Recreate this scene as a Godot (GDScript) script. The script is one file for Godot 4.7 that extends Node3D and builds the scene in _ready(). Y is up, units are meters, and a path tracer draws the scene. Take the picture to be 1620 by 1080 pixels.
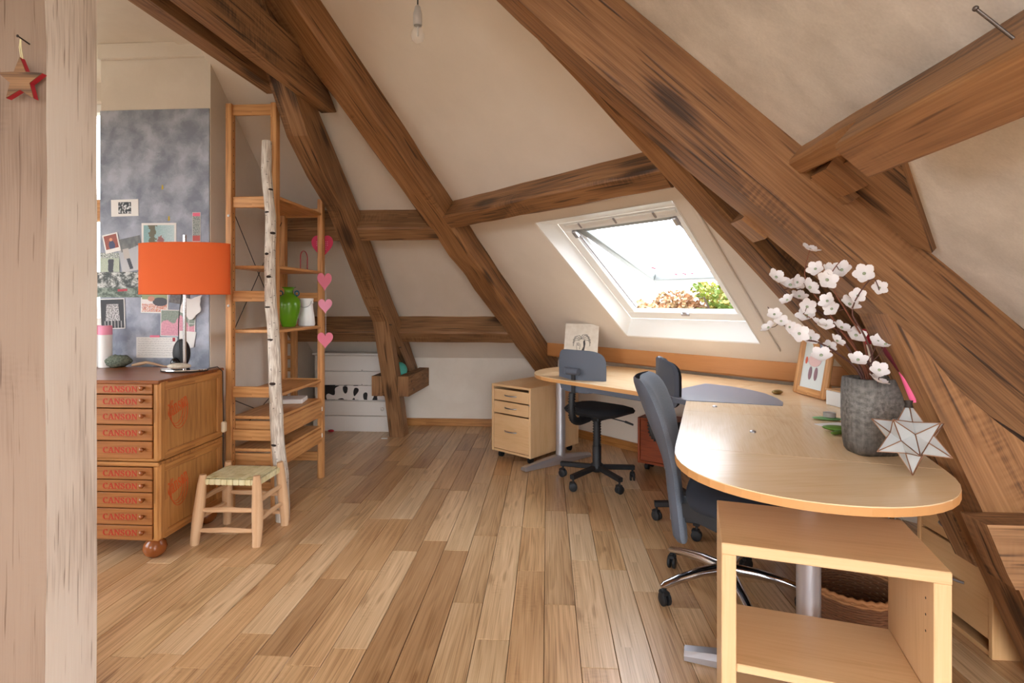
extends Node3D
# An attic study under a hipped roof: timber trusses, a roof window over a corner desk, shelves and chests.

const EYE := Vector3(0, 1.22, 0)
var used := {}
var M := {}
var rng := RandomNumberGenerator.new()

# ------------------------------------------------------------------ mesh collecting
class MB:
	var v := PackedVector3Array()
	var n := PackedVector3Array()
	var t := PackedVector2Array()
	func tri(a: Vector3, b: Vector3, c: Vector3, ua := Vector2(), ub := Vector2(), uc := Vector2()) -> void:
		var m := (b - a).cross(c - a)
		if m.length_squared() < 1e-16:
			return
		m = m.normalized()
		v.append_array([a, c, b])
		n.append_array([m, m, m])
		t.append_array([ua, uc, ub])
	func trin(a: Vector3, b: Vector3, c: Vector3, na: Vector3, nb: Vector3, nc: Vector3, ua := Vector2(), ub := Vector2(), uc := Vector2()) -> void:
		v.append_array([a, c, b])
		n.append_array([na, nc, nb])
		t.append_array([ua, uc, ub])
	func quad(a: Vector3, b: Vector3, c: Vector3, d: Vector3, ua := Vector2(0, 0), ub := Vector2(1, 0), uc := Vector2(1, 1), ud := Vector2(0, 1)) -> void:
		tri(a, b, c, ua, ub, uc)
		tri(a, c, d, ua, uc, ud)
	func quadn(a: Vector3, b: Vector3, c: Vector3, d: Vector3, na: Vector3, nb: Vector3, nc: Vector3, nd: Vector3, ua: Vector2, ub: Vector2, uc: Vector2, ud: Vector2) -> void:
		trin(a, b, c, na, nb, nc, ua, ub, uc)
		trin(a, c, d, na, nc, nd, ua, uc, ud)
	# box with chamfered edges; grain = axis along which u runs
	func box(xf: Transform3D, s: Vector3, bev := 0.003, grain := 0, uo := Vector2()) -> void:
		var h := s * 0.5
		bev = minf(bev, minf(h.x, minf(h.y, h.z)) * 0.6)
		var face := func(ax: int, sg: int) -> Array:
			var a := (ax + 1) % 3
			var b := (ax + 2) % 3
			var r := []
			for k in [[-1, -1], [1, -1], [1, 1], [-1, 1]]:
				var p := Vector3()
				p[ax] = h[ax] * sg
				p[a] = (h[a] - bev) * k[0]
				p[b] = (h[b] - bev) * k[1]
				r.append(p)
			if sg < 0:
				r.reverse()
			return r
		var uvof := func(p: Vector3, ax: int) -> Vector2:
			if ax == grain:
				return Vector2(p[(grain + 1) % 3], p[(grain + 2) % 3]) + uo
			return Vector2(p[grain], p[3 - grain - ax]) + uo
		for ax in 3:
			for sg in [-1, 1]:
				var q: Array = face.call(ax, sg)
				quad(xf * (q[0] as Vector3), xf * (q[1] as Vector3), xf * (q[2] as Vector3), xf * (q[3] as Vector3), uvof.call(q[0], ax), uvof.call(q[1], ax), uvof.call(q[2], ax), uvof.call(q[3], ax))
		if bev <= 0.0:
			return
		# edges
		for ax in 3:
			var a := (ax + 1) % 3
			var b := (ax + 2) % 3
			for sa in [-1, 1]:
				for sb in [-1, 1]:
					var p1 := Vector3()
					var p2 := Vector3()
					p1[ax] = -(h[ax] - bev); p1[a] = h[a] * sa; p1[b] = (h[b] - bev) * sb
					p2[ax] = -(h[ax] - bev); p2[a] = (h[a] - bev) * sa; p2[b] = h[b] * sb
					var p3 := p2
					var p4 := p1
					p3[ax] = h[ax] - bev
					p4[ax] = h[ax] - bev
					var u1: Vector2 = uvof.call(p1, a)
					var u2: Vector2 = uvof.call(p4, a)
					if sa * sb > 0:
						quad(xf * p1, xf * p2, xf * p3, xf * p4, u1, u1, u2, u2)
					else:
						quad(xf * p4, xf * p3, xf * p2, xf * p1, u2, u2, u1, u1)
		for sx in [-1, 1]:
			for sy in [-1, 1]:
				for sz in [-1, 1]:
					var a := xf * Vector3(h.x * sx, (h.y - bev) * sy, (h.z - bev) * sz)
					var b := xf * Vector3((h.x - bev) * sx, h.y * sy, (h.z - bev) * sz)
					var c := xf * Vector3((h.x - bev) * sx, (h.y - bev) * sy, h.z * sz)
					if sx * sy * sz > 0:
						tri(a, b, c)
					else:
						tri(a, c, b)
	func bx(c: Vector3, s: Vector3, bev := 0.003, grain := 0, uo := Vector2()) -> void:
		box(Transform3D(Basis(), c), s, bev, grain, uo)
	# polygon in local xy extruded along local z from z0 to z1, counterclockwise seen from +z
	func prism(xf: Transform3D, poly: PackedVector2Array, z0: float, z1: float, uo := Vector2(), swap := false) -> void:
		var p := poly
		if Geometry2D.is_polygon_clockwise(p):
			p = p.duplicate()
			p.reverse()
		var flip := xf.basis.determinant() < 0.0
		var idx := Geometry2D.triangulate_polygon(p)
		var uvv := func(q: Vector2) -> Vector2: return (Vector2(q.y, q.x) if swap else q) + uo
		for i in range(0, idx.size(), 3):
			var a := p[idx[i]]
			var b := p[idx[i + 1]]
			var c := p[idx[i + 2]]
			if (b - a).cross(c - a) < 0:
				var e := b
				b = c
				c = e
			var A := xf * Vector3(a.x, a.y, z1)
			var B := xf * Vector3(b.x, b.y, z1)
			var C := xf * Vector3(c.x, c.y, z1)
			tri(A, B, C, uvv.call(a), uvv.call(b), uvv.call(c))
			A = xf * Vector3(a.x, a.y, z0)
			B = xf * Vector3(b.x, b.y, z0)
			C = xf * Vector3(c.x, c.y, z0)
			tri(A, C, B, uvv.call(a), uvv.call(c), uvv.call(b))
		var run := 0.0
		for i in p.size():
			var a := p[i]
			var b := p[(i + 1) % p.size()]
			var l := a.distance_to(b)
			quad(xf * Vector3(a.x, a.y, z0), xf * Vector3(b.x, b.y, z0), xf * Vector3(b.x, b.y, z1), xf * Vector3(a.x, a.y, z1), Vector2(run, z0) + uo, Vector2(run + l, z0) + uo, Vector2(run + l, z1) + uo, Vector2(run, z1) + uo)
			run += l
		if flip:
			push_error("mirrored prism")
	# profile of (radius, height) turned round local y
	func lathe(xf: Transform3D, prof: Array, segs := 24, sx := 1.0, sz := 1.0, power := 2.0) -> void:
		var ring := func(i: int) -> Vector2:
			var a := TAU * i / segs
			var c := cos(a)
			var s := sin(a)
			if power != 2.0:
				c = signf(c) * pow(absf(c), 2.0 / power)
				s = signf(s) * pow(absf(s), 2.0 / power)
			return Vector2(c * sx, s * sz)
		var along := 0.0
		var nb3 := xf.basis.inverse().transposed()
		for k in prof.size() - 1:
			var p0: Vector2 = prof[k]
			var p1: Vector2 = prof[k + 1]
			var l := p0.distance_to(p1)
			if l < 1e-6:
				continue
			var dn := Vector2(p1.y - p0.y, -(p1.x - p0.x)).normalized()
			var dprev := dn
			var dnext := dn
			if k > 0:
				var q: Vector2 = prof[k - 1]
				var e := Vector2(p0.y - q.y, -(p0.x - q.x)).normalized()
				if e.dot(dn) > 0.6: dprev = (e + dn).normalized()
			if k < prof.size() - 2:
				var q: Vector2 = prof[k + 2]
				var e := Vector2(q.y - p1.y, -(q.x - p1.x)).normalized()
				if e.dot(dn) > 0.6: dnext = (e + dn).normalized()
			for i in segs:
				var a: Vector2 = ring.call(i)
				var b: Vector2 = ring.call(i + 1)
				var na := Vector2(a.x / (sx * sx), a.y / (sz * sz)).normalized()
				var nb := Vector2(b.x / (sx * sx), b.y / (sz * sz)).normalized()
				var A := xf * Vector3(a.x * p0.x, p0.y, a.y * p0.x)
				var B := xf * Vector3(b.x * p0.x, p0.y, b.y * p0.x)
				var C := xf * Vector3(b.x * p1.x, p1.y, b.y * p1.x)
				var D := xf * Vector3(a.x * p1.x, p1.y, a.y * p1.x)
				var f := func(m: Vector2, w: Vector2) -> Vector3: return (nb3 * Vector3(m.x * w.x, w.y, m.y * w.x)).normalized()
				var u0 := float(i) / segs
				var u1 := float(i + 1) / segs
				quadn(A, D, C, B, f.call(na, dprev), f.call(na, dnext), f.call(nb, dnext), f.call(nb, dprev), Vector2(along, u0), Vector2(along + l, u0), Vector2(along + l, u1), Vector2(along, u1))
			along += l
	func ball(c: Vector3, r: Vector3, segs := 20, rings := 12, basis := Basis()) -> void:
		var prof := []
		for k in rings + 1:
			var a := -PI / 2 + PI * k / rings
			prof.append(Vector2(maxf(cos(a), 0.0), sin(a)))
		lathe(Transform3D(basis * Basis.from_scale(r), c), prof, segs)
	# round tube along points; radii may taper
	func tube(pts: Array, r0: float, r1 := -1.0, segs := 8, caps := true) -> void:
		if r1 < 0: r1 = r0
		var rr := []
		for i in pts.size():
			rr.append(lerpf(r0, r1, float(i) / maxf(1, pts.size() - 1)))
		tuber(pts, rr, segs, caps)
	func tuber(pts: Array, rr: Array, segs := 8, caps := true) -> void:
		var m := pts.size()
		var up := Vector3.UP
		var prev := []
		var prevn := []
		var run := 0.0
		var x := Vector3()
		for i in m:
			var p: Vector3 = pts[i]
			var d: Vector3 = ((pts[mini(i + 1, m - 1)] as Vector3) - (pts[maxi(i - 1, 0)] as Vector3)).normalized()
			if i == 0:
				x = d.cross(up)
				if x.length() < 0.1: x = d.cross(Vector3.RIGHT)
				x = x.normalized()
			else:
				x = (x - d * x.dot(d)).normalized()
				run += p.distance_to(pts[i - 1])
			var y := d.cross(x)
			var ring := []
			var rn := []
			for k in segs:
				var a := TAU * k / segs
				var q := x * cos(a) + y * sin(a)
				ring.append(p + q * float(rr[i]))
				rn.append(q)
			if i > 0:
				var l := p.distance_to(pts[i - 1])
				for k in segs:
					var j := (k + 1) % segs
					quadn(prev[k], prev[j], ring[j], ring[k], prevn[k], prevn[j], rn[j], rn[k], Vector2(run - l, k * 1.0 / segs), Vector2(run - l, (k + 1.0) / segs), Vector2(run, (k + 1.0) / segs), Vector2(run, k * 1.0 / segs))
			if caps and (i == 0 or i == m - 1):
				for k in segs:
					var j := (k + 1) % segs
					if i == 0: tri(p, ring[j], ring[k])
					else: tri(p, ring[k], ring[j])
			prev = ring
			prevn = rn
	# sawn or hewn timber: chamfered rectangle swept from a to b, with a gentle wander and worn edges
	func beam(a: Vector3, b: Vector3, side: Vector3, w: float, h: float, segs := 14, wob := 0.006, bev := 0.014, sd := 1, bow := Vector3()) -> void:
		var d := (b - a).normalized()
		side = (side - d * side.dot(d)).normalized()
		var up := d.cross(side).normalized()
		var no := FastNoiseLite.new()
		no.seed = sd
		no.frequency = 1.3
		var L := a.distance_to(b)
		var prev := []
		var per := [0.0]
		var base := [Vector2(-w / 2 + bev, -h / 2), Vector2(w / 2 - bev, -h / 2), Vector2(w / 2, -h / 2 + bev), Vector2(w / 2, h / 2 - bev), Vector2(w / 2 - bev, h / 2), Vector2(-w / 2 + bev, h / 2), Vector2(-w / 2, h / 2 - bev), Vector2(-w / 2, -h / 2 + bev)]
		for k in 8:
			per.append(per[k] + (base[k] as Vector2).distance_to(base[(k + 1) % 8]))
		var uo := Vector2(sd * 0.377, sd * 0.219)
		for i in segs + 1:
			var f := float(i) / segs
			var c := a.lerp(b, f) + bow * (1.0 - pow(2.0 * f - 1.0, 2.0))
			var ring := []
			for k in 8:
				var q: Vector2 = base[k]
				var g := Vector2(no.get_noise_2d(f * L * 1.5 + 11.0 * (k / 2), 3.0), no.get_noise_2d(f * L * 1.5 + 7.0 * (k / 2), 40.0)) * wob * 2.0
				q += g
				ring.append(c + side * q.x + up * q.y)
			if i > 0:
				var u0 := (f - 1.0 / segs) * L
				var u1 := f * L
				for k in 8:
					var j := (k + 1) % 8
					quad(prev[k], prev[j], ring[j], ring[k], Vector2(u0, per[k]) + uo, Vector2(u0, per[k + 1]) + uo, Vector2(u1, per[k + 1]) + uo, Vector2(u1, per[k]) + uo)
			if i == 0 or i == segs:
				for k in range(1, 7):
					var A: Vector2 = base[0]
					var B: Vector2 = base[k]
					var C: Vector2 = base[k + 1]
					if i == 0: tri(ring[0], ring[k + 1], ring[k], A, C, B)
					else: tri(ring[0], ring[k], ring[k + 1], A, B, C)
			prev = ring
	func move(xf: Transform3D) -> void:
		for i in v.size():
			v[i] = xf * v[i]
			n[i] = (xf.basis * n[i]).normalized()
	func lowest() -> Vector3:
		var lo := Vector3.INF
		var hi := -Vector3.INF
		for p in v:
			lo = lo.min(p)
			hi = hi.max(p)
		return Vector3((lo.x + hi.x) / 2, lo.y, (lo.z + hi.z) / 2)
	func mesh() -> ArrayMesh:
		var a := []
		a.resize(Mesh.ARRAY_MAX)
		a[Mesh.ARRAY_VERTEX] = v
		a[Mesh.ARRAY_NORMAL] = n
		a[Mesh.ARRAY_TEX_UV] = t
		var m := ArrayMesh.new()
		m.add_surface_from_arrays(Mesh.PRIMITIVE_TRIANGLES, a)
		return m

# ------------------------------------------------------------------ objects
func numbered(called: String) -> String:
	used[called] = used.get(called, -1) + 1
	return called if used[called] == 0 else "%s_%03d" % [called, used[called]]

func tag(o: Node, label: String, category: String, group := "", kind := "") -> Node:
	if label: o.set_meta("label", label)
	if category: o.set_meta("category", category)
	if group: o.set_meta("group", group)
	if kind: o.set_meta("kind", kind)
	return o

func thing(called: String, label: String, category: String, where := Vector3(), turn := 0.0, group := "") -> Node3D:
	var o := Node3D.new()
	o.name = numbered(called)
	add_child(o)
	o.position = where
	o.rotation.y = turn
	tag(o, label, category, group)
	return o

# a part built in its parent's own axes
func part(parent: Node3D, called: String, mb: MB, m: Material) -> MeshInstance3D:
	var o := MeshInstance3D.new()
	o.name = called
	o.mesh = mb.mesh()
	o.mesh.surface_set_material(0, m)
	parent.add_child(o, true)
	return o

# a part built in world axes under a thing that may be moved
func wpart(parent: Node3D, called: String, mb: MB, m: Material) -> MeshInstance3D:
	var x := Transform3D()
	var p: Node = parent
	while p is Node3D and p != self:
		x = (p as Node3D).transform * x
		p = p.get_parent()
	mb.move(x.affine_inverse())
	return part(parent, called, mb, m)

# a thing that is one mesh, built in world axes, its origin set at its base
func solid(called: String, mb: MB, m: Material, label: String, category: String, group := "", kind := "") -> MeshInstance3D:
	var o := MeshInstance3D.new()
	o.name = numbered(called)
	var b := mb.lowest()
	mb.move(Transform3D(Basis(), -b))
	o.mesh = mb.mesh()
	o.mesh.surface_set_material(0, m)
	add_child(o)
	o.position = b
	tag(o, label, category, group, kind)
	return o

func same(parent: Node3D, called: String, of: Mesh, m: Material, xf: Transform3D) -> MeshInstance3D:
	var o := MeshInstance3D.new()
	o.name = called
	o.mesh = of
	o.material_override = m
	parent.add_child(o, true)
	o.transform = xf
	return o

func copy(o: Node3D, label := "") -> Node3D:
	var c := o.duplicate() as Node3D
	c.name = numbered(String(o.name).rstrip("0123456789").rstrip("_"))
	add_child(c)
	if label: c.set_meta("label", label)
	return c

func looking(dx: float, dz: float) -> float:
	return atan2(-dx, -dz)

func ry(a: float) -> Basis:
	return Basis(Vector3.UP, a)

func words(parent: Node3D, called: String, text: String, width: float, height: float, m: Material, xf: Transform3D, fonts := ["Droid Serif"], heavy := 700) -> MeshInstance3D:
	var f := SystemFont.new()
	f.font_names = PackedStringArray(fonts)
	f.font_weight = heavy
	var tm := TextMesh.new()
	tm.font = f
	tm.text = text
	tm.font_size = 64
	tm.pixel_size = 0.01
	tm.depth = 0.02
	tm.curve_step = 2.0
	var s := tm.get_aabb().size
	var o := MeshInstance3D.new()
	o.name = called
	o.mesh = tm
	o.material_override = m
	parent.add_child(o, true)
	o.transform = xf * Transform3D(Basis.from_scale(Vector3(width / maxf(s.x, 0.01), height / maxf(s.y, 0.01), 0.05)), Vector3())
	return o

# ------------------------------------------------------------------ textures and materials
func c8(r: int, g: int, b: int) -> Color:
	return Color(r / 255.0, g / 255.0, b / 255.0)

# wood: u along the grain (x), v across (y). Tiles in both directions.
func wood(w: int, h: int, sd: int, dark: Color, mid: Color, light: Color, rings: float, warp: float, fibre: float, knots: int, crack: float, stain := 0.0, ringy := 0.3) -> ImageTexture:
	var a := FastNoiseLite.new()
	a.seed = sd
	a.frequency = 1.0
	a.fractal_octaves = 3
	var b := FastNoiseLite.new()
	b.seed = sd + 7
	b.frequency = 1.0
	b.fractal_type = FastNoiseLite.FRACTAL_NONE
	var r := RandomNumberGenerator.new()
	r.seed = sd
	var kn := []
	for i in knots:
		kn.append(Vector3(r.randf_range(0.08, 0.8), r.randf_range(0.1, 0.8), r.randf_range(0.6, 1.3)))
	var asp := float(w) / h
	var field := func(x: float, y: float) -> float:
		# x 0..1 along, y 0..1 across
		var wv := a.get_noise_2d(x * 1.3, y * 1.6) * warp
		var kd := 0.0
		for k in kn:
			var dx: float = (x - k.x) * 26.0 * asp / 2.0
			var dy: float = (y - k.y) * 30.0
			var d2: float = (dx * dx * 0.16 + dy * dy) / (k.z * k.z)
			if d2 < 30.0:
				wv += exp(-d2 * 0.16) * 0.05 * signf(y - k.y)
				kd = maxf(kd, smoothstep(1.0, 0.25, sqrt(dx * dx * 0.5 + dy * dy) / k.z))
		var ring := fposmod((y + wv) * rings, 1.0)
		var g := 0.56 + ringy * (0.5 - smoothstep(0.0, 0.85, ring) + smoothstep(0.85, 1.0, ring))
		g += b.get_noise_2d(x * 9.0, y * 210.0) * fibre
		g += b.get_noise_2d(x * 3.0 + 50.0, y * 70.0) * fibre * 0.8
		g += a.get_noise_2d(x * 2.0 + 9.0, y * 2.2) * 0.3
		if crack > 0.0:
			var cr := b.get_noise_2d(x * 5.0 + 70.0, y * 60.0)
			g -= crack * smoothstep(0.62, 0.8, cr)
		if stain > 0.0:
			var st := smoothstep(0.2, 0.5, a.get_noise_2d(x * 3.0 + 31.0, y * 2.6 + 4.0))
			g -= stain * st * (0.55 + 0.9 * b.get_noise_2d(x * 150.0, y * 12.0))
		return g - kd * 0.42
	var im := Image.create(w, h, false, Image.FORMAT_RGB8)
	for j in h:
		var y := float(j) / h
		var ty := smoothstep(0.85, 1.0, y)
		for i in w:
			var x := float(i) / w
			var g: float = field.call(x, y)
			if ty > 0.0:
				g = lerpf(g, field.call(x, y - 1.0), ty)
			if x > 0.88:
				g = lerpf(g, field.call(x - 1.0, y), smoothstep(0.88, 1.0, x))
			g = clampf(g, 0.0, 1.0)
			im.set_pixel(i, j, dark.lerp(mid, g * 2.0) if g < 0.5 else mid.lerp(light, g * 2.0 - 1.0))
	return ImageTexture.create_from_image(im)

# soft mottling for plaster, stone, limewash
func mottle(w: int, h: int, sd: int, dark: Color, light: Color, freq: float, gain: float, speck := 0.0, sx := 1.0) -> ImageTexture:
	var a := FastNoiseLite.new()
	a.seed = sd
	a.frequency = freq
	a.fractal_octaves = 6
	a.fractal_gain = 0.55
	a.domain_warp_enabled = true
	a.domain_warp_amplitude = 0.4 / freq
	a.domain_warp_frequency = freq * 1.5
	var b := FastNoiseLite.new()
	b.seed = sd + 3
	b.frequency = 0.35
	var im := Image.create(w, h, false, Image.FORMAT_RGB8)
	for j in h:
		for i in w:
			var g := a.get_noise_2d(i * sx, j)
			if i > w * 0.85: g = lerpf(g, a.get_noise_2d((i - w) * sx, j), smoothstep(w * 0.85, w, i))
			if j > h * 0.85: g = lerpf(g, a.get_noise_2d(i * sx, j - h), smoothstep(h * 0.85, h, j))
			g = 0.5 + g * gain
			if speck > 0.0: g += b.get_noise_2d(i, j) * speck
			im.set_pixel(i, j, dark.lerp(light, clampf(g, 0.0, 1.0)))
	return ImageTexture.create_from_image(im)

func mat(c: Color, rough := 0.6, metal := 0.0) -> StandardMaterial3D:
	var m := StandardMaterial3D.new()
	m.albedo_color = c
	m.roughness = rough
	m.metallic = metal
	return m

func tmat(tex: Texture2D, scale: Vector3, rough := 0.5, tint := Color.WHITE, bump := 0.0, off := Vector3()) -> StandardMaterial3D:
	var m := mat(tint, rough)
	m.albedo_texture = tex
	m.uv1_scale = scale
	m.uv1_offset = off
	if bump > 0.0:
		m.heightmap_enabled = true
		m.heightmap_texture = tex
		m.heightmap_scale = bump
	return m

func wmat(tex: Texture2D, size: float, rough := 0.8, tint := Color.WHITE, bump := 0.0) -> StandardMaterial3D:
	var m := tmat(tex, Vector3.ONE / size, rough, tint, bump)
	m.uv1_triplanar = true
	m.uv1_world_triplanar = true
	return m

func pane_mat(c: Color, a: float) -> StandardMaterial3D:
	var m := mat(Color(c.r, c.g, c.b, a), 0.02)
	m.transparency = BaseMaterial3D.TRANSPARENCY_ALPHA
	return m

func make_materials() -> void:
	var old := wood(1024, 512, 11, c8(60, 40, 25), c8(140, 101, 66), c8(184, 142, 101), 26.0, 0.07, 0.16, 8, 0.4, 0.16, 0.14)
	M.oak = tmat(old, Vector3(1 / 2.6, 1 / 1.1, 1), 0.62, Color.WHITE, 0.35)
	M.oak_honey = tmat(old, Vector3(1 / 2.6, 1 / 1.1, 1), 0.5, c8(255, 246, 234), 0.35, Vector3(0.35, 0.4, 0))
	M.oak_weathered = tmat(old, Vector3(1 / 1.6, 1 / 0.8, 1), 0.75, c8(255, 250, 242), 0.35, Vector3(0.1, 0.7, 0))
	var oak := wood(1024, 256, 23, c8(152, 118, 84), c8(212, 180, 141), c8(234, 207, 172), 14.0, 0.14, 0.24, 5, 0.2, 0.1, 0.2)
	var tones := [[255, 255, 255], [238, 228, 216], [250, 236, 220], [222, 206, 190], [255, 248, 240], [234, 216, 196], [246, 240, 232], [214, 194, 174], [252, 242, 226], [242, 224, 204]]
	for i in tones.size():
		M["floor%d" % i] = tmat(oak, Vector3(1 / 2.3, 1 / 0.42, 1), 0.29, c8(tones[i][0], tones[i][1], tones[i][2]), 0.05, Vector3(0.173 * i, 0.31 * i, 0))
	M.joint = mat(c8(104, 74, 48), 0.8)
	var beech := wood(768, 384, 31, c8(210, 176, 136), c8(234, 208, 174), c8(243, 223, 194), 10.0, 0.16, 0.12, 0, 0.0, 0.0, 0.1)
	M.beech = tmat(beech, Vector3(1 / 1.4, 1 / 0.7, 1), 0.24, c8(255, 246, 232))
	M.beech_body = tmat(beech, Vector3(1 / 1.4, 1 / 0.7, 1), 0.38, c8(242, 222, 196), 0.0, Vector3(0.3, 0.5, 0))
	M.plate = tmat(beech, Vector3(1 / 1.8, 1 / 0.6, 1), 0.5, c8(222, 172, 124), 0.0, Vector3(0.1, 0.3, 0))
	M.beech_edge = mat(c8(206, 150, 92), 0.4)
	M.birch = tmat(beech, Vector3(1 / 1.2, 1 / 0.7, 1), 0.36, c8(246, 218, 182), 0.0, Vector3(0.6, 0.2, 0))
	var pine := wood(768, 384, 41, c8(152, 100, 54), c8(204, 152, 98), c8(224, 178, 124), 16.0, 0.07, 0.12, 4, 0.0, 0.0, 0.34)
	M.pine = tmat(pine, Vector3(1 / 1.1, 1 / 0.5, 1), 0.42, c8(255, 246, 236))
	var chest := wood(768, 384, 53, c8(122, 78, 40), c8(182, 130, 76), c8(204, 154, 98), 18.0, 0.06, 0.22, 0, 0.0, 0.0, 0.16)
	M.chest = tmat(chest, Vector3(1 / 1.2, 1 / 0.6, 1), 0.4, c8(255, 244, 226))
	M.chest_front = tmat(chest, Vector3(1 / 1.2, 1 / 0.6, 1), 0.42, c8(216, 188, 158), 0.0, Vector3(0.3, 0.3, 0))
	M.chest_panel = tmat(chest, Vector3(1 / 1.2, 1 / 0.6, 1), 0.42, c8(255, 250, 236), 0.0, Vector3(0.5, 0.7, 0))
	M.chest_top = tmat(chest, Vector3(1 / 1.2, 1 / 0.6, 1), 0.3, c8(196, 160, 140), 0.0, Vector3(0.1, 0.6, 0))
	M.knob = mat(c8(150, 84, 40), 0.22)
	M.redwood = tmat(chest, Vector3(1 / 1.2, 1 / 0.6, 1), 0.4, c8(200, 128, 104), 0.0, Vector3(0.7, 0.1, 0))
	M.stamp = mat(c8(178, 48, 26), 0.7)
	M.stamp_faint = mat(c8(206, 92, 40), 0.7)
	var lime := wood(512, 512, 61, c8(156, 134, 116), c8(231, 217, 203), c8(240, 230, 218), 8.0, 0.1, 0.1, 0, 0.32, 0.04, 0.05)
	M.lime = tmat(lime, Vector3(1 / 1.5, 1 / 0.7, 1), 0.75, Color.WHITE, 0.15)
	M.lime_brown = tmat(lime, Vector3(1 / 1.7, 1 / 0.7, 1), 0.75, c8(166, 148, 134), 0.15, Vector3(0.3, 0.3, 0))  # the limewash texture again, tinted darker and browner
	var bark := mottle(256, 256, 71, c8(176, 160, 144), c8(240, 232, 220), 0.03, 0.9, 0.18, 0.35)
	M.bark = tmat(bark, Vector3(3.0, 2.0, 1), 0.75, Color.WHITE, 0.1)
	M.bark_scar = mat(c8(52, 40, 34), 0.9)
	M.bare = tmat(pine, Vector3(1 / 0.8, 1 / 0.4, 1), 0.6, c8(255, 236, 224), 0.0, Vector3(0.2, 0.6, 0))
	M.stoolwood = mat(c8(228, 198, 164), 0.6)
	M.stoolwood.albedo_texture = mottle(128, 128, 75, c8(222, 196, 172), c8(255, 246, 236), 0.02, 0.9, 0.1, 0.2)
	M.straw = mat(c8(234, 224, 184), 0.7)
	M.straw.albedo_texture = mottle(128, 128, 77, c8(214, 206, 176), Color.WHITE, 0.02, 1.0, 0.12, 0.15)
	# plaster
	var pl := mottle(512, 512, 81, c8(228, 216, 201), c8(237, 226, 212), 0.008, 0.9, 0.1)
	M.plaster = wmat(pl, 1.6, 0.9, Color.WHITE, 0.12)
	M.canvas = wmat(mottle(512, 512, 83, c8(196, 188, 176), c8(240, 233, 222), 0.012, 0.8, 0.25), 1.4, 0.92, Color.WHITE, 0.3)
	M.grey = wmat(mottle(512, 512, 85, c8(136, 143, 157), c8(186, 191, 203), 0.016, 1.05, 0.04), 1.5, 0.85)
	M.white = mat(c8(238, 236, 232), 0.5)
	M.gloss_white = mat(c8(244, 244, 242), 0.3)
	M.sash = mat(c8(146, 150, 148), 0.45)
	M.chest_white = mat(c8(230, 222, 214), 0.55)
	M.metal = mat(c8(176, 174, 176), 0.35, 0.85)
	M.chrome = mat(c8(214, 214, 218), 0.12, 1.0)
	M.alu = mat(c8(188, 186, 190), 0.38, 0.7)
	M.black = mat(c8(24, 24, 27), 0.55)
	M.black_fabric = mat(c8(20, 20, 24), 0.95)
	M.shell = mat(c8(86, 92, 104), 0.5)
	M.blue_fabric = mat(c8(136, 146, 160), 0.9)
	M.blue_fabric.albedo_texture = mottle(128, 128, 91, c8(215, 215, 215), Color.WHITE, 0.2, 0.8, 0.3)
	M.blue_fabric.uv1_triplanar = true
	M.blue_fabric.uv1_scale = Vector3.ONE * 6.0
	M.seat_fabric = mat(c8(40, 44, 54), 0.9)
	M.rubber = mat(c8(22, 22, 24), 0.6)
	M.insert = mat(c8(128, 132, 144), 0.36)
	M.orange = mat(c8(244, 116, 54), 0.85)
	M.orange.backlight_enabled = true
	M.orange.backlight = c8(190, 90, 44)
	M.pane = pane_mat(c8(250, 252, 252), 0.04)
	M.frosted = mat(Color(0.86, 0.88, 0.88, 0.5), 0.2)
	M.frosted.transparency = BaseMaterial3D.TRANSPARENCY_ALPHA
	M.brass = mat(c8(150, 112, 88), 0.35, 0.9)
	M.concrete = wmat(mottle(256, 256, 95, c8(78, 74, 70), c8(152, 147, 140), 0.05, 0.8, 0.35), 0.25, 0.9, Color.WHITE, 0.12)
	M.petal = mat(c8(240, 234, 232), 0.75)
	M.petal.backlight_enabled = true
	M.petal.backlight = c8(130, 124, 122)
	M.pollen = mat(c8(150, 160, 130), 0.8)
	M.twig = mat(c8(124, 72, 50), 0.75)
	M.twig_thin = mat(c8(92, 58, 50), 0.75)
	M.pink = mat(c8(244, 104, 150), 0.45)
	M.pink_card = mat(c8(238, 132, 156), 0.8)
	M.pink_light = mat(c8(244, 160, 186), 0.8)
	M.rose = mat(c8(206, 60, 92), 0.8)
	M.red = mat(c8(178, 30, 48), 0.5)
	M.maroon = mat(c8(94, 14, 30), 0.8)
	M.green_glass = mat(c8(94, 146, 26), 0.22)
	M.green_leaf = mat(c8(92, 128, 40), 0.6)
	M.blue_glass = mat(c8(24, 84, 104), 0.25)
	M.turquoise = mat(c8(84, 178, 160), 0.55)
	M.paper = mat(c8(240, 237, 232), 0.85)
	M.nail = mat(c8(110, 100, 94), 0.4, 0.8)
	M.iron = mat(c8(62, 52, 46), 0.6, 0.6)
	M.rock = wmat(mottle(128, 128, 97, c8(58, 66, 56), c8(150, 158, 138), 0.08, 0.9, 0.4), 0.12, 0.9, Color.WHITE, 0.15)
	M.stone = wmat(mottle(128, 128, 98, c8(186, 172, 150), c8(226, 216, 198), 0.06, 0.8, 0.3), 0.2, 0.85)
	M.drift = mat(c8(168, 134, 102), 0.8)
	M.wicker = mat(c8(158, 106, 62), 0.75)
	M.wicker_brown = mat(c8(108, 66, 36), 0.8)
	M.ground = wmat(mottle(128, 128, 99, c8(84, 90, 74), c8(120, 124, 104), 0.03, 0.8, 0.2), 6.0, 1.0)

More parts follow.
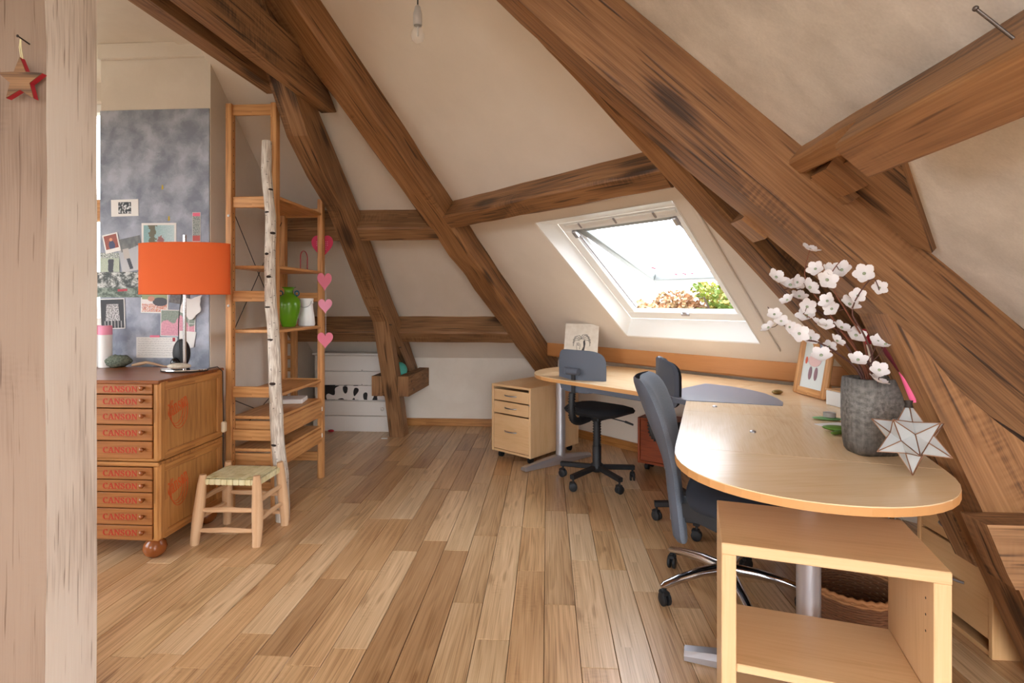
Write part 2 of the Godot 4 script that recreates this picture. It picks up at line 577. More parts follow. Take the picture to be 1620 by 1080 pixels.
# ------------------------------------------------------------------ the roof planes
const EB := Vector3(0.69466, 0, 0.71934)     # along the wall under the roof window
const IB := Vector3(-0.71934, 0, 0.69466)    # from that wall into the room
const OB := Vector3(-0.08, 0.69, -5.33)
var PA: Transform3D
var PB: Transform3D
var PC: Transform3D

func plane(o: Vector3, e: Vector3, inn: Vector3, deg: float) -> Transform3D:
	var g := deg_to_rad(deg)
	var up := Vector3.UP * sin(g) + inn * cos(g)
	return Transform3D(Basis(e, up, e.cross(up)), o)

func flat(x: Transform3D, p: Vector3) -> Vector2:
	var q := x.affine_inverse() * p
	return Vector2(q.x, q.y)

func around_hole(mb: MB, x: Transform3D, outline: PackedVector2Array, u0: float, u1: float, v0: float, v1: float, thick: float) -> void:
	var big := 20.0
	for r in [Rect2(-big, -big, big + u0, 2 * big), Rect2(u1, -big, big, 2 * big), Rect2(u0, -big, u1 - u0, big + v0), Rect2(u0, v1, u1 - u0, big)]:
		var q := PackedVector2Array([r.position, Vector2(r.end.x, r.position.y), r.end, Vector2(r.position.x, r.end.y)])
		for piece in Geometry2D.intersect_polygons(outline, q):
			mb.prism(x, piece, -thick, 0.0)

# timber cut from a plank outline, its grain running along the angle
func cut(mb: MB, base: Transform3D, poly: Array, ang: float, z0: float, z1: float, uo := Vector2()) -> void:
	var p := PackedVector2Array()
	for q in poly:
		p.append((q as Vector2).rotated(-ang))
	mb.prism(base * Transform3D(Basis(Vector3(0, 0, 1), ang), Vector3()), p, z0, z1, uo)

func struct(called: String, mb: MB, m: Material, label := "", category := "") -> MeshInstance3D:
	return solid(called, mb, m, label, category, "", "structure")

func bays(mb: MB, xf: Transform3D, size: Vector2, holes: Array, thick: float) -> void:
	# wall in local xy from (0,0) to size, one row of holes side by side
	var x := 0.0
	for h in holes:
		var r: Rect2 = h
		mb.box(xf * Transform3D(Basis(), Vector3((x + r.position.x) / 2, size.y / 2, -thick / 2)), Vector3(r.position.x - x, size.y, thick), 0.0)
		mb.box(xf * Transform3D(Basis(), Vector3(r.get_center().x, r.position.y / 2, -thick / 2)), Vector3(r.size.x, r.position.y, thick), 0.0)
		mb.box(xf * Transform3D(Basis(), Vector3(r.get_center().x, (r.end.y + size.y) / 2, -thick / 2)), Vector3(r.size.x, size.y - r.end.y, thick), 0.0)
		x = r.end.x
	mb.box(xf * Transform3D(Basis(), Vector3((x + size.x) / 2, size.y / 2, -thick / 2)), Vector3(size.x - x, size.y, thick), 0.0)

func window(called: String, xf: Transform3D, w: float, h: float, rail: float, m: Material, label: String) -> void:
	var o := Node3D.new()
	o.name = called
	add_child(o)
	o.transform = xf
	tag(o, label, "window", "", "structure")
	var f := MB.new()
	for s in [-1, 1]:
		f.bx(Vector3(s * (w / 2 - 0.03), h / 2, -0.06), Vector3(0.06, h, 0.07), 0.004, 1)
	for y in [0.03, h - 0.03]:
		f.bx(Vector3(0, y, -0.06), Vector3(w - 0.12, 0.06, 0.07), 0.004)
	part(o, "window_frame", f, m)
	if rail > 0.0:
		var r := MB.new()
		r.bx(Vector3(0, rail, -0.05), Vector3(w - 0.12, 0.15, 0.07), 0.004)
		part(o, "transom_rail", r, M.pine)
	var g := MB.new()
	g.quad(Vector3(-w / 2 + 0.06, 0.06, -0.07), Vector3(w / 2 - 0.06, 0.06, -0.07), Vector3(w / 2 - 0.06, h - 0.06, -0.07), Vector3(-w / 2 + 0.06, h - 0.06, -0.07))
	part(o, "pane", g, M.pane)

func build_shell() -> void:
	PA = plane(Vector3(0, 0.67, -5.33), Vector3.RIGHT, Vector3(0, 0, 1), 41)
	PB = plane(OB, EB, IB, 39)
	PC = plane(Vector3(2.1, 0.67, -3.0725), Vector3(0, 0, 1), Vector3(-1, 0, 0), 41)
	# --- floor of oak boards on a dark underlay
	var mb := MB.new()
	mb.bx(Vector3(-1.0, -0.06, -1.8), Vector3(6.9, 0.08, 7.7), 0.0)
	var fl := struct("floor", mb, M.joint, "oak plank floor of mixed warm tones", "floor")
	var unit := {}
	var boards := MB.new()
	var W := 0.1245
	var row := 0
	var x := -3.0
	rng.seed = 5
	while x < 2.1:
		var far := -5.33
		if x + W > -0.08:
			far = maxf(-5.33, -5.33 + (x + 0.08) * 1.0355 - 0.02)
		if x + W < -2.33: far = -3.87
		if x < -2.66: far = -3.6
		var z := -1.25 - rng.randf() * 0.7
		boards.bx(Vector3(x + W / 2, -0.0095, (1.78 + z) / 2), Vector3(W - 0.0022, 0.019, 1.78 - z - 0.002), 0.0012, 2, Vector2(row * 0.37, row * 0.21))
		while z > far + 0.05:
			var l := rng.randf_range(0.42, 1.15)
			if z - l < far + 0.25: l = z - far
			var key := int(round(l * 20.0))
			if not unit.has(key):
				var b := MB.new()
				b.bx(Vector3(), Vector3(W - 0.0022, 0.019, key / 20.0 - 0.002), 0.0012, 2)
				unit[key] = b.mesh()
			var sc := l / (key / 20.0)
			same(fl, "plank", unit[key], M["floor%d" % rng.randi_range(0, 9)], Transform3D(Basis.from_scale(Vector3(1, 1, sc)), Vector3(x + W / 2, -0.0095, z - l / 2) - fl.position))
			z -= l
		x += W
		row += 1
	var rest := wpart(fl, "floor_boards", boards, M.floor2)
	rest.set_meta("kind", "stuff")
	# --- walls
	mb = MB.new()
	mb.bx(Vector3(-1.2, 0.31, -5.43), Vector3(2.5, 0.72, 0.2), 0.0)
	struct("wall_back", mb, M.plaster, "low white knee wall behind the chest of drawers", "wall")
	mb = MB.new()
	var bb := Basis(EB, Vector3.UP, EB.cross(Vector3.UP))
	mb.box(Transform3D(bb, OB + EB * 1.55 - Vector3(0, 0.38, 0) - IB * 0.1), Vector3(3.3, 0.74, 0.2), 0.0)
	struct("wall_skylight", mb, M.plaster, "low white wall under the roof window behind the desk", "wall")
	mb = MB.new()
	mb.bx(Vector3(2.2, 0.31, -0.6), Vector3(0.2, 0.72, 5.0), 0.0)
	struct("wall_right", mb, M.plaster, "low white wall at the foot of the canvas ceiling", "wall")
	mb = MB.new()
	mb.bx(Vector3(-2.32, 1.37, -3.475), Vector3(0.68, 2.78, 0.79), 0.0)
	struct("wall_left", mb, M.plaster, "white wall block standing behind the pine shelves", "wall")
	mb = MB.new()
	mb.bx(Vector3(-2.322, 1.18, -3.076), Vector3(0.676, 2.36, 0.008), 0.001)
	struct("wall_grey", mb, M.grey, "blue grey limewashed wall face covered with pinned photos", "wall")
	mb = MB.new()
	mb.bx(Vector3(-2.33, 2.705, -3.065), Vector3(0.66, 0.09, 0.03), 0.004)
	struct("trim_1", mb, M.plaster, "shallow white ledge along the top of the grey wall", "trim")
	mb = MB.new()
	mb.bx(Vector3(-2.43, 0.9, -4.6), Vector3(0.2, 1.9, 1.7), 0.0)
	struct("wall_alcove", mb, M.plaster, "white side wall of the recess beyond the pine shelves", "wall")
	mb = MB.new()
	mb.bx(Vector3(-2.08, 3.03, -0.65), Vector3(0.16, 0.6, 4.95), 0.0)
	struct("wall_upper", mb, M.plaster, "white wall strip above the passage opening", "wall")
	mb = MB.new()
	bays(mb, Transform3D(Basis(), Vector3(-4.4, 0, -3.6)), Vector2(1.76, 2.8), [Rect2(0.55, 1.05, 1.05, 1.57)], 0.2)
	struct("wall_passage", mb, M.plaster, "white end wall of the passage with a window", "wall")
	mb = MB.new()
	bays(mb, Transform3D(ry(PI / 2), Vector3(-4.3, 0, 1.9)), Vector2(5.6, 2.85), [Rect2(1.5, 0.7, 2.4, 1.7)], 0.2)
	struct("wall_side", mb, M.plaster, "white far side wall of the passage", "wall")
	mb = MB.new()
	bays(mb, Transform3D(Basis(Vector3(-1, 0, 0), Vector3.UP, Vector3(0, 0, -1)), Vector3(2.3, 0, 1.8)), Vector2(6.7, 3.4), [Rect2(0.3, 0.1, 2.9, 2.95), Rect2(4.1, 0.9, 1.3, 1.5)], 0.2)
	struct("wall_gable", mb, M.plaster, "white gable wall with two added windows", "wall")
	# --- ceilings
	mb = MB.new()
	var hipA0 := Vector3(-0.045, 0.67, -5.33)
	var hipA1 := Vector3(-1.639, 3.3, -2.305)
	var pa := PackedVector2Array([Vector2(-2.4, -0.12), Vector2(flat(PA, hipA0).x + 0.06, -0.12), flat(PA, hipA0), flat(PA, hipA1), Vector2(-2.0, 4.008), Vector2(-2.0, 1.93), Vector2(-2.4, 1.93)])
	mb.prism(PA, pa, -0.22, 0.0)
	struct("ceiling_back", mb, M.plaster, "cream sloping ceiling over the chest of drawers", "ceiling")
	mb = MB.new()
	var hipB0 := Vector3(2.0765, 0.69, -3.097)
	var hipB1 := Vector3(-0.925, 3.3, -1.566)
	var pb := PackedVector2Array([flat(PB, Vector3(-0.057, 0.69, -5.307)), Vector2(0.0, -0.15), flat(PB, hipB0) + Vector2(0.1, -0.15), flat(PB, hipB0), flat(PB, hipB1), flat(PB, hipA1)])
	around_hole(mb, PB, pb, 1.335, 2.335, 0.45, 1.65, 0.22)
	struct("ceiling_skylight", mb, M.plaster, "cream sloping ceiling around the roof window", "ceiling")
	mb = MB.new()
	var pc := PackedVector2Array([Vector2(0, 0), Vector2(-0.05, -0.12), Vector2(5.0, -0.12), Vector2(5.0, 4.009), Vector2(1.506, 4.009)])
	around_hole(mb, PC, pc, 2.75, 3.95, 1.3, 2.9, 0.22)
	struct("ceiling_right", mb, M.canvas, "canvas covered sloping ceiling beside the big rafter", "ceiling")
	mb = MB.new()
	mb.bx(Vector3(0.1, 3.39, -0.6), Vector3(4.6, 0.18, 5.3), 0.0)
	struct("ceiling_flat", mb, M.plaster, "flat white ceiling between the roof slopes", "ceiling")
	mb = MB.new()
	mb.bx(Vector3(-3.2, 2.84, -1.0), Vector3(2.4, 0.18, 5.8), 0.0)
	struct("ceiling_passage", mb, M.plaster, "flat white ceiling of the passage", "ceiling")
	# --- baseboards
	mb = MB.new()
	mb.bx(Vector3(-1.2, 0.036, -5.321), Vector3(2.2, 0.072, 0.018), 0.003)
	struct("baseboard_back", mb, M.chest, "brown wooden baseboard below the white knee wall", "baseboard")
	mb = MB.new()
	mb.box(Transform3D(bb, OB + EB * 1.5 - Vector3(0, 0.69 - 0.036, 0) + IB * 0.009), Vector3(2.9, 0.072, 0.018), 0.003)
	struct("baseboard_skylight", mb, M.chest, "brown wooden baseboard under the desk", "baseboard")
	# --- windows
	build_roof_window()
	window("window_2", Transform3D(Basis(), Vector3(-3.325, 1.05, -3.62)), 1.05, 1.57, 0.82, M.white, "bright narrow view of a window beside the grey wall")
	window("window_3", Transform3D(ry(PI), Vector3(0.55, 0.1, 1.82)), 2.9, 2.95, 0.0, M.white, "unseen wide gable window added to light the room")  # out of view behind the camera, added and sized to let light in
	window("window_4", Transform3D(ry(PI), Vector3(-2.45, 0.9, 1.82)), 1.3, 1.5, 0.0, M.white, "unseen gable window added for light, facing the plan chest")  # also out of view, a smaller opening added to tune the light
	window("window_6", Transform3D(ry(PI / 2), Vector3(-4.32, 0.7, -0.8)), 2.4, 1.7, 0.0, M.white, "unseen long window added for light in the passage side wall")  # out of view along the passage, added to raise the room light
	window("window_5", PC * Transform3D(Basis(), Vector3(3.35, 1.3, -0.06)), 1.2, 1.6, 0.0, M.white, "unseen roof window added for light in the canvas covered ceiling")  # out of view up the slope, added to bring light from above

func bar(mb: MB, a: Vector3, b: Vector3, w: float, h: float, side: Vector3, bev := 0.004) -> void:
	# straight squared bar from a to b, w measured along side
	var d := (b - a).normalized()
	var s := (side - d * side.dot(d)).normalized()
	mb.box(Transform3D(Basis(d, s, d.cross(s)), (a + b) / 2), Vector3(a.distance_to(b), w, h), bev)

func build_roof_window() -> void:
	var o := Node3D.new()
	o.name = "window_1"
	add_child(o)
	o.transform = PB
	tag(o, "open white roof window above the desk", "window", "", "structure")
	var u0 := 1.335
	var u1 := 2.335
	var v0 := 0.45
	var v1 := 1.65
	var i0 := 1.375
	var i1 := 2.295
	var j0 := 0.53
	var j1 := 1.53
	var d := -0.1
	# lining boards of the recess
	var f := MB.new()
	f.quad(Vector3(u0, v0, 0.002), Vector3(u1, v0, 0.002), Vector3(i1, j0, d), Vector3(i0, j0, d))
	f.quad(Vector3(u0, v0 - 0.01, 0.002), Vector3(i0, j0 - 0.01, d), Vector3(i1, j0 - 0.01, d), Vector3(u1, v0 - 0.01, 0.002))
	part(o, "lining_board", f, M.gloss_white)
	f = MB.new()
	f.quad(Vector3(u0, v1, 0.002), Vector3(i0, j1, d), Vector3(i1, j1, d), Vector3(u1, v1, 0.002))
	f.quad(Vector3(u0, v1 + 0.01, 0.002), Vector3(u1, v1 + 0.01, 0.002), Vector3(i1, j1 + 0.01, d), Vector3(i0, j1 + 0.01, d))
	part(o, "lining_board", f, M.gloss_white)
	f = MB.new()
	f.quad(Vector3(u0, v0, 0.002), Vector3(i0, j0, d), Vector3(i0, j1, d), Vector3(u0, v1, 0.002))
	f.quad(Vector3(u0 - 0.01, v0, 0.002), Vector3(u0 - 0.01, v1, 0.002), Vector3(i0 - 0.01, j1, d), Vector3(i0 - 0.01, j0, d))
	part(o, "lining_board", f, M.gloss_white)
	f = MB.new()
	f.quad(Vector3(u1, v0, 0.002), Vector3(u1, v1, 0.002), Vector3(i1, j1, d), Vector3(i1, j0, d))
	f.quad(Vector3(u1 + 0.01, v0, 0.002), Vector3(i1 + 0.01, j0, d), Vector3(i1 + 0.01, j1, d), Vector3(u1 + 0.01, v1, 0.002))
	part(o, "lining_board", f, M.gloss_white)
	# fixed frame
	var t := 0.075
	f = MB.new()
	f.bx(Vector3((i0 + i1) / 2, j0 + t / 2, d - 0.02), Vector3(i1 - i0, t, 0.04), 0.004)
	part(o, "frame_rail", f, M.gloss_white)
	f = MB.new()
	f.bx(Vector3((i0 + i1) / 2, j1 - t / 2, d - 0.055), Vector3(i1 - i0, t, 0.11), 0.004)
	part(o, "frame_rail", f, M.gloss_white)
	for u in [i0 + t / 2, i1 - t / 2]:
		f = MB.new()
		f.bx(Vector3(u, (j0 + j1) / 2, d - 0.035), Vector3(t, j1 - j0 - 2 * t, 0.07), 0.004, 1)
		part(o, "frame_stile", f, M.gloss_white)
	# grooves of the ventilation flap at the head, with its clips
	f = MB.new()
	f.bx(Vector3((i0 + i1) / 2, j1 - 0.03, d + 0.006), Vector3(i1 - i0 - 0.1, 0.03, 0.012), 0.003)
	part(o, "ventilation_bar", f, M.white)
	for u in [0.2, 0.5, 0.8]:
		f = MB.new()
		f.bx(Vector3(lerpf(i0, i1, u), j1 - 0.03, d + 0.014), Vector3(0.012, 0.045, 0.008), 0.002)
		part(o, "clip", f, M.metal)
	# sash hung at the head and swung outwards
	var s := Node3D.new()
	s.name = "sash"
	o.add_child(s)
	s.transform = Transform3D(Basis(Vector3.RIGHT, deg_to_rad(17)), Vector3((i0 + i1) / 2, j1 - t, d - 0.05))
	var w := i1 - i0 - 2 * t - 0.01
	var h := 0.9
	for k in [-1, 1]:
		f = MB.new()
		f.bx(Vector3(k * (w / 2 - 0.03), -h / 2, 0), Vector3(0.06, h, 0.06), 0.006, 1)
		part(s, "sash_stile", f, M.sash)
		f = MB.new()
		f.bx(Vector3(k * (w / 2 - 0.002), -h / 2, -0.006), Vector3(0.006, h - 0.02, 0.05), 0.001, 1)
		part(s, "seal", f, M.bare)
	f = MB.new()
	f.bx(Vector3(0, -0.02, 0), Vector3(w - 0.12, 0.05, 0.06), 0.006)
	part(s, "sash_rail", f, M.sash)
	f = MB.new()
	f.bx(Vector3(0, -h + 0.03, 0), Vector3(w - 0.12, 0.06, 0.06), 0.006)
	part(s, "sash_rail", f, M.sash)
	f = MB.new()
	f.bx(Vector3(0, -h - 0.002, -0.006), Vector3(w - 0.01, 0.008, 0.05), 0.001)
	part(s, "seal", f, M.bare)
	f = MB.new()
	f.bx(Vector3(0.02, -h - 0.014, -0.02), Vector3(w * 0.94, 0.02, 0.02), 0.003)
	part(s, "gutter", f, M.metal)
	f = MB.new()
	f.bx(Vector3(w * 0.26, -h + 0.0, 0.04), Vector3(0.1, 0.02, 0.02), 0.006)
	f.bx(Vector3(w * 0.26, -h - 0.02, 0.03), Vector3(0.03, 0.05, 0.02), 0.006)
	part(s, "handle", f, M.alu)
	f = MB.new()
	f.quad(Vector3(-w / 2 + 0.05, -h + 0.05, 0), Vector3(w / 2 - 0.05, -h + 0.05, 0), Vector3(w / 2 - 0.05, -0.04, 0), Vector3(-w / 2 + 0.05, -0.04, 0))
	part(s, "pane", f, M.pane)
	# pink bird and blossom stickers on the glass
	var rs := RandomNumberGenerator.new()
	rs.seed = 3
	for k in 9:
		f = MB.new()
		var q := Vector2(-0.19 + rs.randf() * 0.2, -h + 0.08 + rs.randf() * 0.05)
		if k == 0: q = Vector2(-0.23, -h + 0.21)
		var a := 0.012 if k else 0.03
		f.prism(Transform3D(Basis(Vector3(0, 0, 1), rs.randf() * 6.0 if k else -0.5), Vector3(q.x, q.y, 0.002)), PackedVector2Array([Vector2(-a, 0), Vector2(0, -a * 0.5), Vector2(a * 0.6, -a * 0.2), Vector2(a, a * 0.3), Vector2(0, a * 0.5)]), 0.0, 0.0008)
		part(s, "sticker", f, M.rose)
	# stay arms and catches on the frame
	for k in [0, 1]:
		var uu := (i0 + t + 0.012) if k == 0 else (i1 - t - 0.012)
		f = MB.new()
		bar(f, Vector3(uu, j1 - t - 0.02, d - 0.02), Vector3(uu, j0 + t + 0.02, d - 0.03), 0.014, 0.008, Vector3.RIGHT, 0.002)
		part(o, "guide_rail", f, M.alu)
		f = MB.new()
		f.bx(Vector3(uu, j1 - t - 0.03, d - 0.0), Vector3(0.03, 0.06, 0.03), 0.006)
		part(o, "hinge", f, M.metal)
	f = MB.new()
	f.bx(Vector3(1.86, j0 + t - 0.01, d + 0.006), Vector3(0.06, 0.02, 0.014), 0.004)
	f.bx(Vector3(1.86, j0 + t + 0.008, d - 0.0), Vector3(0.03, 0.02, 0.02), 0.004)
	part(o, "catch", f, M.alu)
	# cover strips at the head and at the far side, lapping the opening
	f = MB.new()
	f.bx(Vector3(1.81, v1 + 0.09, 0.006), Vector3(1.27, 0.03, 0.014), 0.004)
	part(o, "cover_strip", f, M.plaster)
	f = MB.new()
	f.bx(Vector3(u1 + 0.095, 1.06, 0.006), Vector3(0.022, 1.36, 0.014), 0.004, 1)
	part(o, "cover_strip", f, M.plaster)

# ------------------------------------------------------------------ timber frame
func build_frame() -> void:
	var mb := MB.new()
	var up := Vector3.UP
	# purlins lie square to the slopes: along = a..b, t = how far they stand off the ceiling, w = width down the slope
	var purlin := func(x: Transform3D, a: float, b: float, v: float, t: float, w: float, sd: int) -> MB:
		var q := MB.new()
		q.beam(x * Vector3(a, v - w / 2, t / 2 - 0.01), x * Vector3(b, v - w / 2, t / 2 - 0.01), x.basis.y, w, t + 0.02, 12, 0.004, 0.012, sd)
		return q
	struct("purlin_beam", purlin.call(PA, -2.33, -0.2, 0.644, 0.186, 0.15, 3), M.oak, "low dark oak purlin above the white chest of drawers", "beam")
	struct("purlin_beam", purlin.call(PA, -2.1, -0.72, 1.87, 0.2, 0.13, 4), M.oak, "high dark oak purlin behind the top of the pine shelves", "beam")
	struct("purlin_beam", purlin.call(PB, 0.76, 2.5, 1.96, 0.16, 0.12, 5), M.oak_honey, "rough oak purlin directly above the roof window", "beam")
	struct("purlin_beam", purlin.call(PC, 1.58, 5.0, 1.645, 0.16, 0.13, 6), M.oak_honey, "knotty oak purlin running off from the big rafter", "beam")
	struct("purlin_tongue", purlin.call(PC, 1.17, 1.62, 1.645, 0.075, 0.07, 7), M.oak_honey, "thin tongue of the knotty purlin reaching the big rafter", "beam")
	# hip rafters
	var d2 := (Vector3(-1.639, 3.3, -2.305) - Vector3(-0.124, 0.8, -5.18)).normalized()
	var l2 := Vector3(0.885, 0, 0.466)
	var n2 := d2.cross(l2).normalized()
	if n2.y > 0: n2 = -n2
	mb = MB.new()
	var a2 := Vector3(-0.0, 0.58, -5.33) + l2 * 0.07 + n2 * 0.055
	mb.beam(a2, a2 + d2 * 4.0, l2, 0.2, 0.17, 20, 0.008, 0.016, 8)
	struct("hip_rafter", mb, M.oak_honey, "oak hip rafter sloping down to the rounded desk end", "beam")
	var d3 := (Vector3(-0.925, 3.3, -1.566) - Vector3(1.95, 0.8, -3.032)).normalized()
	var l3 := Vector3(0.454, 0, 0.891)
	var n3 := d3.cross(l3).normalized()
	if n3.y > 0: n3 = -n3
	mb = MB.new()
	var a3 := Vector3(0.523, 1.736, -2.388) + l3 * 0.065 - n3 * 0.15 - d3 * 1.85
	mb.beam(a3, a3 + d3 * 4.0, l3, 0.13, 0.30, 20, 0.004, 0.012, 9)
	struct("hip_rafter", mb, M.oak_honey, "dark oak hip rafter between roof window and big rafter", "beam")
	# short tie against the upper hip rafter
	mb = MB.new()
	mb.beam(Vector3(-0.86, 2.90, -2.60), Vector3(-1.5, 2.93, -2.0), Vector3(0.5, 0, 0.5), 0.12, 0.2, 6, 0.006, 0.014, 12)
	struct("collar_beam", mb, M.oak, "short oak tie butting against the hip rafter", "beam")
	# big rafter truss across the right of the room, front face at z -1.9
	var bt := Transform3D(Basis(), Vector3(0, 0, -1.98))
	mb = MB.new()
	cut(mb, bt, [Vector2(-0.6, 2.78), Vector2(-0.106, 2.28), Vector2(0.238, 1.957), Vector2(0.519, 1.709), Vector2(0.687, 1.567), Vector2(0.846, 1.43), Vector2(0.986, 1.307), Vector2(1.156, 1.154), Vector2(1.331, 0.93), Vector2(1.57, 0.775), Vector2(2.09, 0.42), Vector2(2.09, 0.68), Vector2(1.57, 1.135), Vector2(1.27, 1.39), Vector2(0.904, 1.71), Vector2(0.303, 2.23), Vector2(-0.6, 3.02)], deg_to_rad(-42), -0.08, 0.08, Vector2(0.5, 0.9))
	struct("principal_rafter", mb, M.oak_honey, "massive oak rafter crossing in front of the desk", "beam")
	mb = MB.new()
	cut(mb, Transform3D(Basis(), Vector3(0, 0, -1.78)), [Vector2(1.02, 1.184), Vector2(1.134, 0.941), Vector2(1.198, 0.802), Vector2(1.298, 0.579), Vector2(1.404, 0.339), Vector2(1.555, 0.0), Vector2(1.80, 0.0), Vector2(1.69, 0.3), Vector2(1.58, 0.58), Vector2(1.47, 0.76), Vector2(1.404, 0.806), Vector2(1.334, 0.861), Vector2(1.227, 0.953), Vector2(1.137, 1.065)], deg_to_rad(-64), -0.078, 0.08, Vector2(1.3, 0.2))
	struct("truss_leg", mb, M.oak_honey, "slanting oak leg under the big rafter beside the desk", "beam")
	mb = MB.new()
	cut(mb, Transform3D(Basis(), Vector3(0, 0, -1.65)), [Vector2(1.224, 0.599), Vector2(1.278, 0.464), Vector2(1.30, 0.42), Vector2(2.09, 0.42), Vector2(2.09, 0.599)], 0.0, -0.047, 0.05, Vector2(0.2, 0.5))
	struct("clamp_block", mb, M.oak, "horizontal oak clamp in front of the slanting leg", "beam")
	mb = MB.new()
	cut(mb, Transform3D(Basis(), Vector3(0, 0, -1.905)), [Vector2(1.307, 0.543), Vector2(1.389, 0.362), Vector2(2.09, 0.362), Vector2(2.09, 0.543)], 0.0, -0.045, 0.045, Vector2(0.9, 0.1))
	struct("clamp_block", mb, M.oak, "horizontal oak clamp behind the slanting leg", "beam")
	# wedge and end blocks where the knotty purlin meets the big rafter
	mb = MB.new()
	mb.prism(PC, PackedVector2Array([Vector2(1.16, 1.17), Vector2(1.217, 1.108), Vector2(1.486, 1.459), Vector2(1.47, 1.53), Vector2(1.16, 1.53)]), -0.01, 0.022, Vector2(0.4, 0.3), true)
	struct("wedge_block", mb, M.oak, "dark oak wedge between purlin end and big rafter", "beam")
	mb = MB.new()
	cut(mb, Transform3D(Basis(), Vector3(0, 0, -1.83)), [Vector2(0.878, 1.64), Vector2(0.966, 1.567), Vector2(1.03, 1.6), Vector2(0.935, 1.72)], deg_to_rad(-40), -0.05, 0.05, Vector2(0.7, 0.1))
	struct("wedge_block", mb, M.oak_honey, "sawn oak block under the end of the knotty purlin", "beam")
	mb = MB.new()
	cut(mb, Transform3D(Basis(), Vector3(0, 0, -1.88)), [Vector2(0.886, 1.636), Vector2(0.99, 1.547), Vector2(1.02, 1.568), Vector2(0.904, 1.66)], deg_to_rad(-40), -0.03, 0.035, Vector2(0.1, 0.8))
	struct("wedge_block", mb, M.oak, "thin split oak cleat on the face of the big rafter", "beam")
	mb = MB.new()
	mb.beam(Vector3(0.735, 1.55, -2.12), Vector3(0.82, 1.475, -2.12), Vector3(0, 0, 1), 0.13, 0.06, 3, 0.002, 0.006, 22)
	struct("wedge_block", mb, M.oak_honey, "small pale oak block wedged between the two rafters", "beam")
	# half truss in front of the chest of drawers: plane turned 3 degrees
	var th := deg_to_rad(3)
	var bd := Transform3D(Basis(Vector3(-sin(th), 0, cos(th)), Vector3.UP, Vector3(-sin(th), 0, cos(th)).cross(Vector3.UP)), Vector3(-1.3, 0, -4.84))
	# local x = towards the room, y = up, z = to the passage side
	var P := func(z: float, y: float) -> Vector2: return Vector2(z + 4.84, y)
	mb = MB.new()
	cut(mb, bd, [P.call(-2.2, 3.02), P.call(-2.75, 2.62), P.call(-3.08, 2.19), P.call(-3.32, 2.01), P.call(-3.61, 1.84), P.call(-4.25, 1.215), P.call(-4.44, 1.06), P.call(-5.05, 0.55), P.call(-5.31, 0.55), P.call(-4.895, 0.954), P.call(-4.566, 1.215), P.call(-3.83, 1.885), P.call(-3.22, 2.37), P.call(-2.6, 3.02)], deg_to_rad(41), 0.0, 0.13, Vector2(0.2, 0.6))
	struct("principal_rafter", mb, M.oak, "oak rafter of the half truss before the chest of drawers", "beam")
	mb = MB.new()
	cut(mb, bd, [P.call(-4.20, 1.262), P.call(-4.43, 1.058), P.call(-4.733, 0.342), P.call(-4.84, 0.0), P.call(-4.985, 0.0), P.call(-4.86, 0.34), P.call(-4.70, 0.70), P.call(-4.57, 0.955), P.call(-4.42, 1.10)], deg_to_rad(70), -0.004, 0.13, Vector2(1.0, 0.1))
	struct("truss_leg", mb, M.oak, "upright oak leg standing before the white chest of drawers", "beam")
	for k in 2:
		mb = MB.new()
		var zz := -0.105 if k == 0 else 0.132
		cut(mb, bd, [P.call(-4.66, 0.40), P.call(-4.66, 0.575), P.call(-5.32, 0.575), P.call(-5.32, 0.40)], 0.0, zz, zz + 0.095, Vector2(0.3 + k, 0.5))
		var o := struct("clamp_block", mb, M.oak_weathered, "bolted oak clamp on the near flank of the upright leg" if k == 0 else "oak clamp on the passage flank of the upright leg", "beam")
		if k == 0:
			for q in [Vector2(-4.75, 0.52), Vector2(-4.82, 0.44), Vector2(-5.1, 0.53), Vector2(-5.26, 0.5)]:
				var b := MB.new()
				b.lathe(bd * Transform3D(Basis(Vector3.RIGHT, PI / 2), Vector3(q.x + 4.84, q.y, -0.105)), [Vector2(0, -0.0), Vector2(0.014, 0.0), Vector2(0.014, 0.008), Vector2(0.008, 0.02), Vector2(0, 0.022)].map(func(e): return Vector2(e.x, e.y)), 10)
				wpart(o, "bolt", b, M.iron)
	# iron pegs driven into the leg
	for q in [Vector2(-4.47, 1.03), Vector2(-4.72, 0.82)]:
		var peg := MB.new()
		peg.tube([bd * Vector3(q.x + 4.84 - 0.04, q.y, -0.004), bd * Vector3(q.x + 4.84 + 0.05, q.y + 0.005, -0.02)], 0.005, 0.004, 6)
		struct("iron_peg", peg, M.iron, "upper rusty iron peg at the fork of the half truss" if q.y > 1.0 else "lower rusty iron peg below the fork of the half truss", "peg")
	# twin collars clasping the rafter
	for k in 2:
		mb = MB.new()
		var zz := -0.088 if k == 0 else 0.13
		var yy := 0.0 if k == 0 else 0.07
		cut(mb, bd, [P.call(1.7, 2.38 + yy), P.call(-3.25, 2.38 + yy), P.call(-3.27, 2.39 + yy), P.call(-3.0, 2.6 + yy), P.call(1.7, 2.6 + yy)] if k == 0 else [P.call(1.7, 2.42), P.call(-3.02, 2.42), P.call(-3.1, 2.64), P.call(1.7, 2.64)], 0.0, zz, zz + 0.088, Vector2(0.4, 0.2 + k * 0.5))
		struct("collar_beam", mb, M.oak, "oak collar with a slanted cut end above the pine shelves" if k == 0 else "oak collar behind its twin nearer the grey wall", "beam")
	# plate under the roof window
	mb = MB.new()
	var c := OB + EB * 1.36 + IB * 0.12
	c.y = 0.795
	mb.beam(c - EB * 1.32, c + EB * 1.5, IB, 0.17, 0.125, 16, 0.003, 0.01, 31)
	struct("wall_plate", mb, M.plate, "honey coloured timber ledge running behind the desk", "beam")
	# limewashed post close to the passage
	build_post()
	# nail in the knotty purlin
	mb = MB.new()
